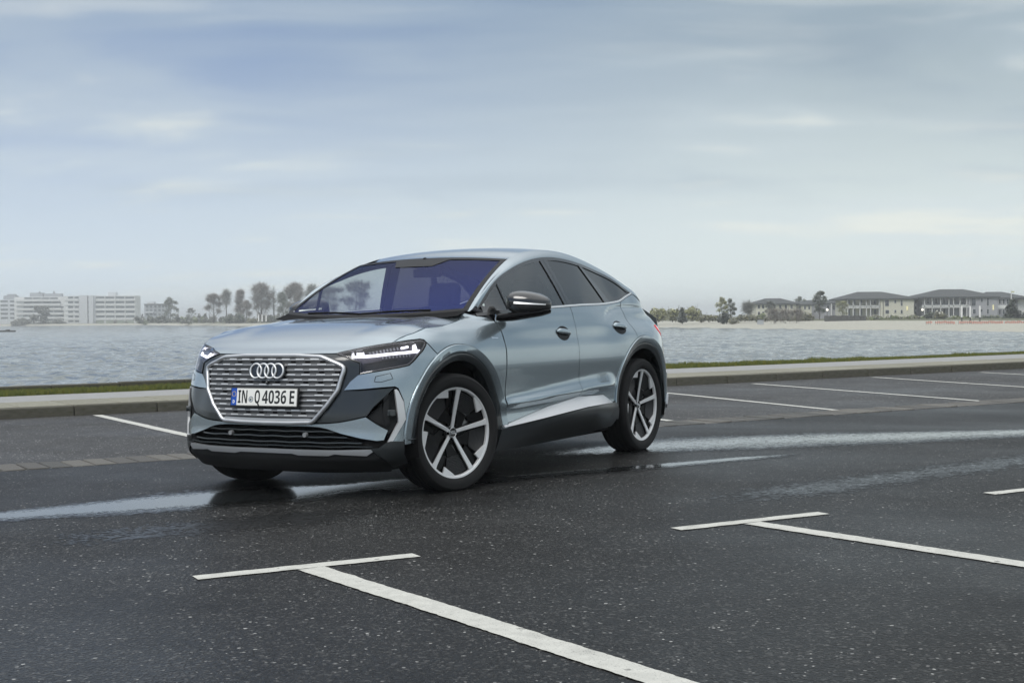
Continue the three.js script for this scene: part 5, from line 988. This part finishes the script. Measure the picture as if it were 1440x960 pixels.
{
  // pillar and roof rail: from the edge of the windscreen and roof down to the side windows
  const N = 90, rows = [], pts = t => {
    if (t < .30) { const k = t / .30, up = wsAt(1, k), ud = lerp(-.46, -1.12, k), yd = dloTopY(ud); return [up, ud, yd, k]; }
    const k = (t - .30) / .70, u = lerp(-1.079, -3.42, k), ud = lerp(-1.12, -3.34, k);
    const yd = ud > -2.906 ? dloTopY(ud) : lerp(1.259, 1.10, sstep(-2.906, -3.34, ud) * .5 + .5 * (ud + 2.906) / (-3.34 + 2.906));
    return [roofAt(u, 1), ud, yd, 1];
  };
  for (let i = 0; i <= N; i++) {
    const t = i / N, [A, ud, yd, k] = pts(t), sd = sAtU(ud, yd), B = V(P(sd, yd)), nB = normalP(sd, yd);
    const dist = A.distanceTo(B), chord = B.clone().sub(A), row = [];
    const tanA = new THREE.Vector3(chord.x * .5, -.28 * dist, -dist * lerp(.55, .95, k)), up = V(P(sd, yd + .01)).sub(B).normalize(), tanB = up.negate().multiplyScalar(dist * .9); tanB.x += chord.x * .5;
    for (let j = 0; j <= 12; j++) { const q = j / 12, q2 = q * q, q3 = q2 * q; row.push(new THREE.Vector3().addScaledVector(A, 2 * q3 - 3 * q2 + 1).addScaledVector(tanA, q3 - 2 * q2 + q).addScaledVector(B, 3 * q2 - 2 * q3).addScaledVector(tanB, q3 - q2)); }
    rows.push(row);
  }
  both('roof_pillar', loft(rows), carPaint);
  const rr = []; for (let i = 0; i <= 60; i++) { const t = i / 60, row = []; for (let j = 0; j <= 40; j++) { const q = lerp(-1, 1, j / 40), u0 = wsTopU(q), u = lerp(u0, -3.42, t), v = roofAt(u, q); if (t < .1) v.y = lerp(wsTop(q).y + .004, v.y, sstep(0, .1, t)); row.push(v); } rr.push(row); }
  const roof = part('roof', loft(rr), carPaint, car);
  part('roof_lining', loft(rr.map(r => r.map(v => v.clone().add(new THREE.Vector3(0, -.03, 0)))), true), M.liner, roof);
  const tg = []; for (let i = 0; i <= 24; i++) { const q = lerp(-1, 1, i / 24), a = roofAt(-3.42, q); tg.push([a, a.clone().add(new THREE.Vector3(-.02, -.02, 0)), new THREE.Vector3(-3.46, 1.06, a.z * 1.35), new THREE.Vector3(-3.60 + .18 * q * q, .92, a.z * 1.45), new THREE.Vector3(-3.66 + .2 * q * q, .45, a.z * 1.5), new THREE.Vector3(-3.60 + .2 * q * q, .22, a.z * 1.5)]); }
  part('tailgate', loft(tg), carPaint, car);
  both('tail_lamp', panel([[4.72, 1.0], [4.80, .985], [4.95, .955], [5.02, .93], [5.02, .89], [4.93, .90], [4.80, .93], [4.73, .96]], { off: .006, gap: 0, lip: .01 }), M.red);
  both('rear_trim', merge([panel([[4.84, .60], [4.90, .62], [4.94, .52], [4.94, .43], [4.87, .42]], { off: .012, gap: 0, lip: .02 }), panel([[4.80, .42], [5.0, .42], [5.05, .36], [4.9, .30], [4.78, .34]], { off: .02, gap: 0, lip: .03 })]), M.satin);
  both('rear_lip', panel([[4.74, .36], [5.1, .36], [5.1, .20], [4.78, .20]], { off: .004, gap: 0, lip: .03 }), M.plastic);
}
// ---- dark structure behind the panels, floor and cabin
{
  const bk = [
    panel(sides([[-.575, .40], [-.60, 1.08], ...along(beltY, -.66, -2.6, -.02, 12), [-2.64, .95], ...arc(WB, YC, RA + .01, 76, 15, 12), [-2.2, .30], [-.5, .30]]), { off: -.03, gap: 0, res: [.08, .06], lip: 0 }),
    panel([[0, .88], [.48, .88], [.70, .82], [.9, .86], [1.15, .90], [1.22, .84], ...sides(arc(0, YC, RA + .02, 60, -10, 12)), [.9, .20], [.5, .18], [0, .18]], { off: -.055, gap: 0, res: [.08, .06], lip: 0 }),
  ];
  const floor = [box(4.0, .04, 1.5, -1.45, .20, 0), box(.9, .04, 1.0, .25, .24, 0)];
  part('underbody', merge([...bk, ...bk.map(mirrorGeo), ...floor, box(.04, .55, 1.2, -.52, .50, 0), box(.03, .5, 1.0, .55, .55, 0), box(1.0, .03, 1.15, .1, .83, 0)]), M.dark, car);
  // dashboard with its hood, seats, steering wheel
  const dash = part('dashboard', merge([rbox(.46, .10, 1.44, .04, -.70, 1.005, 0), rbox(.30, .30, 1.40, .05, -.72, .83, 0), rbox(.14, .09, .36, .03, -.86, 1.065, -.37)]), M.seat, car);
  const wheel = new THREE.TorusGeometry(.18, .016, 10, 40); wheel.rotateY(Math.PI / 2); const hub = rbox(.05, .13, .16, .02); const sp = rbox(.02, .03, .34, .008);
  const st = part('steering_wheel', merge([wheel, hub, sp]), M.seat, car); st.position.set(-1.06, .985, -.37); st.rotation.z = -.42;
  for (const z of [-.37, .37]) {
    const seat = part('seat', merge([rbox(.56, .20, .52, .08, -1.42, .56, z, 3), at(rbox(.17, .62, .50, .075, 0, 0, 0, 3), -1.74, .88, z, 0, 0, .30)]), M.seat, car);
    part('headrest', merge([at(rbox(.11, .22, .27, .05, 0, 0, 0, 3), -1.83, 1.255, z, 0, 0, .20)]), M.seat, seat);
  }
  const bench = part('rear_bench', merge([rbox(.52, .18, 1.30, .07, -2.28, .55, 0, 3), at(rbox(.16, .60, 1.28, .07, 0, 0, 0, 3), -2.60, .85, 0, 0, 0, .38)]), M.seat, car);
  for (const z of [-.40, 0, .40]) part('headrest', at(rbox(.10, .16, .24, .045, 0, 0, 0, 3), -2.70, 1.17, z, 0, 0, .25), M.seat, bench);
  both('door_lining', box(1.9, .62, .03, -1.6, .80, -.80), M.seat);
  const b1 = loft(along(dloTopY, -1.47, -1.59, 0, 2).map((p, i) => [V([p[0], p[1] - .02, .62]), V([lerp(-1.58, -1.70, i / 2), 1.12, .80])])); both('pillar_lining', b1, M.seat);
  const mir = part('inner_mirror', merge([rbox(.03, .065, .24, .014), at(new THREE.CylinderGeometry(.012, .016, .09, 10), .02, .065, 0, 0, 0, -.3)]), M.dark, car); mir.position.set(-1.03, 1.415, 0);
}
// ---- outside mirrors
{
  const prof = (u, v) => 0;
  const head = (() => {
    const g = new THREE.SphereGeometry(1, 40, 28), p = g.attributes.position;
    for (let i = 0; i < p.count; i++) {
      let x = p.getX(i), y = p.getY(i), z = p.getZ(i);       // z: outwards (-1 inner .. 1 outer), x forward
      const sq = (a, e) => Math.sign(a) * Math.pow(Math.abs(a), e);
      x = sq(x, .8); y = sq(y, .82); z = sq(z, .78);
      const taper = 1 - .26 * (z * .5 + .5) ** 1.5;
      const yy = y * .077 * taper + (y > 0 ? .012 : 0) - .012 * z, xx = x * (x > 0 ? .11 : .055) * (1 - .22 * (z * .5 + .5)) - .03 * z;
      p.setXYZ(i, xx * 1.08, yy * 1.06, z * .142);
    }
    g.computeVertexNormals(); return g;
  })();
  for (const sg of [-1, 1]) {                              // -1: the car's left side
    const m = new THREE.Group(); m.name = 'side_mirror'; car.add(m); m.position.set(-.735, 1.168, -1.010); if (sg > 0) { m.position.set(-.855, 1.160, .955); m.rotation.y = 1.05; }
    const g = head.clone(); if (sg < 0) { const t = mirrorGeo(g); part('mirror_cap', t, M.gloss, m); } else part('mirror_cap', g, M.gloss, m);
    const foot = toCreasedNormals(loft([[.105, -.085, -.150, .085, .028], [.06, -.080, -.10, .080, .030], [.02, -.068, -.02, .074, .028], [-.005, -.058, .07, .066, .024], [-.02, -.048, .125, .05, .018], [-.02, -.046, .14, .02, .006]].map(([u, y, z, a, b]) => Array.from({ length: 17 }, (_, k) => { const t = k / 16 * 2 * Math.PI, c = Math.cos(t), q = Math.sin(t); return new THREE.Vector3(u + a * Math.sign(c) * Math.abs(c) ** .7, y + b * Math.sign(q) * Math.abs(q) ** .7, sg * z); })), sg < 0), .7);
    part('mirror_foot', foot, M.mirror, m);
    const ind = []; for (let i = 0; i <= 14; i++) { const t = i / 14, z = lerp(-.055, .132, t); const q = z / .142, y = .004 - .012 * q + .004, R = Math.sqrt(Math.max(0, 1 - Math.pow(Math.abs(q), 2 / .78))); const fx = (Math.pow(R, .8) * .11 * (1 - .22 * (q * .5 + .5)) - .03 * q) * 1.08 + .002; ind.push([-.007, .007].map(d => new THREE.Vector3(fx + (d > 0 ? -.002 : .002), y + d * (1 - .5 * t), sg * z))); }
    part('indicator', loft(ind, sg > 0), M.satin, m);
    part('mirror_glass', new THREE.CircleGeometry(1, 32).scale(.105, .058, 1).rotateY(-Math.PI / 2).translate(-.052, 0, 0), M.chrome, m);
  }
}
// ---- wheels
function buildWheel() {
  const w = new THREE.Group(); w.name = 'wheel';
  const tyreP = [[.298, -.105], [.309, -.118], [.330, -.123], [.352, -.119], [.365, -.106], [.3705, -.094], [.372, -.070]];
  for (const g of [-.062, -.022, .022, .062]) tyreP.push([.3725, g - .006], [.365, g - .0045], [.365, g + .0045], [.3725, g + .006]);
  tyreP.push([.372, .070], [.3705, .094], [.365, .106], [.352, .119], [.330, .123], [.300, .118], [.286, .105]);
  const tyre = new THREE.LatheGeometry(tyreP.map(p => new THREE.Vector2(p[0], p[1])), 96); tyre.rotateX(Math.PI / 2);
  const p = tyre.attributes.position; for (let i = 0; i < p.count; i++) if (p.getY(i) < -.3645) { p.setZ(i, p.getZ(i) * (1 + (-.3645 - p.getY(i)) * 5)); p.setY(i, -.3645); }
  part('tyre', toCreasedNormals(tyre, .6), M.rubber, w);
  // raised rings and fine ribs on the side wall
  part('tyre_rib', merge([.318, .347].map(r => new THREE.TorusGeometry(r, .0022, 6, 96).translate(0, 0, r < .32 ? .1185 : .1195))), M.rubber, w);
  const rim = new THREE.LatheGeometry([[.262, -.10], [.268, -.02], [.262, .04], [.268, .085]].map(q => new THREE.Vector2(...q)), 72); rim.rotateX(Math.PI / 2);
  const back = new THREE.LatheGeometry([[.262, -.06], [.17, -.055], [.06, -.05], [.0, -.05]].map(q => new THREE.Vector2(...q)), 48); back.rotateX(Math.PI / 2);
  part('rim', merge([rim, back]), M.rimBlack, w);
  const lip = new THREE.LatheGeometry([[.268, .083], [.2705, .098], [.276, .103], [.300, .107], [.305, .104], [.304, .095]].map(q => new THREE.Vector2(...q)), 96); lip.rotateX(Math.PI / 2);
  part('rim_lip', toCreasedNormals(lip, .5), M.machined, w);
  const zAt = r => .060 + .036 * Math.pow(Math.min(1, r / .27), 1.4);
  const pol = (r, a) => [r * Math.cos(a * DEG), r * Math.sin(a * DEG)];
  // flat piece with bevel and depth, following the dish of the wheel
  const piece = (poly, dz, depth, n = 3) => {
    const s = new THREE.Shape(poly.map(q => new THREE.Vector2(...q)));
    const g = new THREE.ExtrudeGeometry(s, { depth, bevelEnabled: true, bevelSize: .0015, bevelThickness: .0025, bevelSegments: 1, curveSegments: 4 });
    const q = g.attributes.position; for (let i = 0; i < q.count; i++) q.setZ(i, q.getZ(i) - depth + zAt(Math.hypot(q.getX(i), q.getY(i))) + dz);
    g.computeVertexNormals(); return g;
  };
  const spokePoly = a => { const c = [], n = 10; for (let i = 0; i <= n; i++) { const r = lerp(.030, .276, i / n), h = lerp(.0095, .0152, i / n) + (i === n ? .006 : 0); c.push([r, -h]); } const out = [...c, ...c.map(([r, h]) => [r, -h]).reverse()]; const C = Math.cos(a * DEG), S = Math.sin(a * DEG); return out.map(([x, y]) => [x * C - y * S, x * S + y * C]); };
  const flute = (a0) => {                                  // dark ribbed blade between a tooth and the next spoke
    const A = pol(.262, a0 + 26), B = pol(.262, a0 + 66), C = pol(.150, a0 + 62), D = pol(.165, a0 + 25), rows = [], n = 44;
    for (let i = 0; i <= n; i++) { const t = i / n, row = []; for (let j = 0; j <= 10; j++) { const k = j / 10; const r0 = lerp(D[0], A[0], t), r1 = lerp(D[1], A[1], t), s0 = lerp(C[0], B[0], t), s1 = lerp(C[1], B[1], t); let x = lerp(r0, s0, k), y = lerp(r1, s1, k); const r = Math.hypot(x, y), m = Math.min(1, .266 / r); x *= m; y *= m; const rr = Math.hypot(x, y) ; const bow = 1 + .07 * Math.sin(k * Math.PI) * t * (rr < .255 ? 1 : 0); row.push(new THREE.Vector3(x * Math.min(bow, .266 / rr), y * Math.min(bow, .266 / rr), zAt(rr) - .012 + ((i % 4) < 2 ? .0022 : -.0022))); } rows.push(row); }
    return toCreasedNormals(loft(rows, true), .3);
  };
  for (let k = 0; k < 5; k++) {
    const a = 90 + 72 * k - 7;
    part('spoke', piece(spokePoly(a), .002, .020), M.machined, w);
    part('rim_tooth', piece([pol(.279, a + 19), pol(.279, a + 27), pol(.279, a + 35), pol(.279, a + 43), pol(.258, a + 37), pol(.228, a + 20)], .002, .010), M.machined, w);
    part('ribbed_insert', flute(a), M.fluted, w);
    part('dark_blade', piece([pol(.270, a + 3), pol(.270, a + 12), pol(.235, a + 19), pol(.15, a + 26), pol(.165, a + 9)], -.022, .006), M.rimBlack, w);
    part('dark_blade', piece([pol(.055, a + 12), pol(.150, a + 62), pol(.158, a + 28), pol(.10, a + 10)], -.016, .006), M.rimBlack, w);
    part('spoke_flank', piece([[.04, a - 14], [.262, a - 6.2], [.268, a - 2], [.268, a + 2.2], [.262, a + 6.2], [.04, a + 14]].map(q => pol(...q)), -.008, .022), M.rimBlack, w);
    const b = new THREE.CylinderGeometry(.010, .010, .02, 6); b.rotateX(Math.PI / 2); b.translate(...pol(.056, a + 36), .056); part('wheel_bolt', b, M.rimBlack, w);
  }
  const cap = new THREE.CylinderGeometry(.030, .034, .02, 32); cap.rotateX(Math.PI / 2); cap.translate(0, 0, .062); part('hub_cap', cap, M.gloss, w);
  const rg = [new THREE.TorusGeometry(.030, .0022, 8, 36).translate(0, 0, .072)]; for (let i = 0; i < 4; i++) rg.push(new THREE.TorusGeometry(.0085, .0013, 6, 20).translate((i - 1.5) * .0105, 0, .0725)); part('hub_ring', merge(rg), M.chrome, w);
  const disc = new THREE.CylinderGeometry(.165, .165, .026, 48); disc.rotateX(Math.PI / 2); part('brake_disc', disc, M.steel, w);
  part('brake_caliper', rbox(.10, .13, .07, .02, .135, .075, .01), M.steel, w);
  return w;
}
{
  const proto = buildWheel();
  const steer = -15 * DEG;
  [[0, -1, steer], [0, 1, steer], [WB, -1, 0], [WB, 1, 0]].forEach(([u, sg, st], i) => {
    const w = i ? proto.clone() : proto; car.add(w);
    w.position.set(u, .365, sg * .790); w.rotation.set(0, (sg < 0 ? Math.PI : 0) + st, 0);
  });
}

scene.traverse(o => { if (o.isMesh) shadows(o); });
renderer.render(scene, camera);
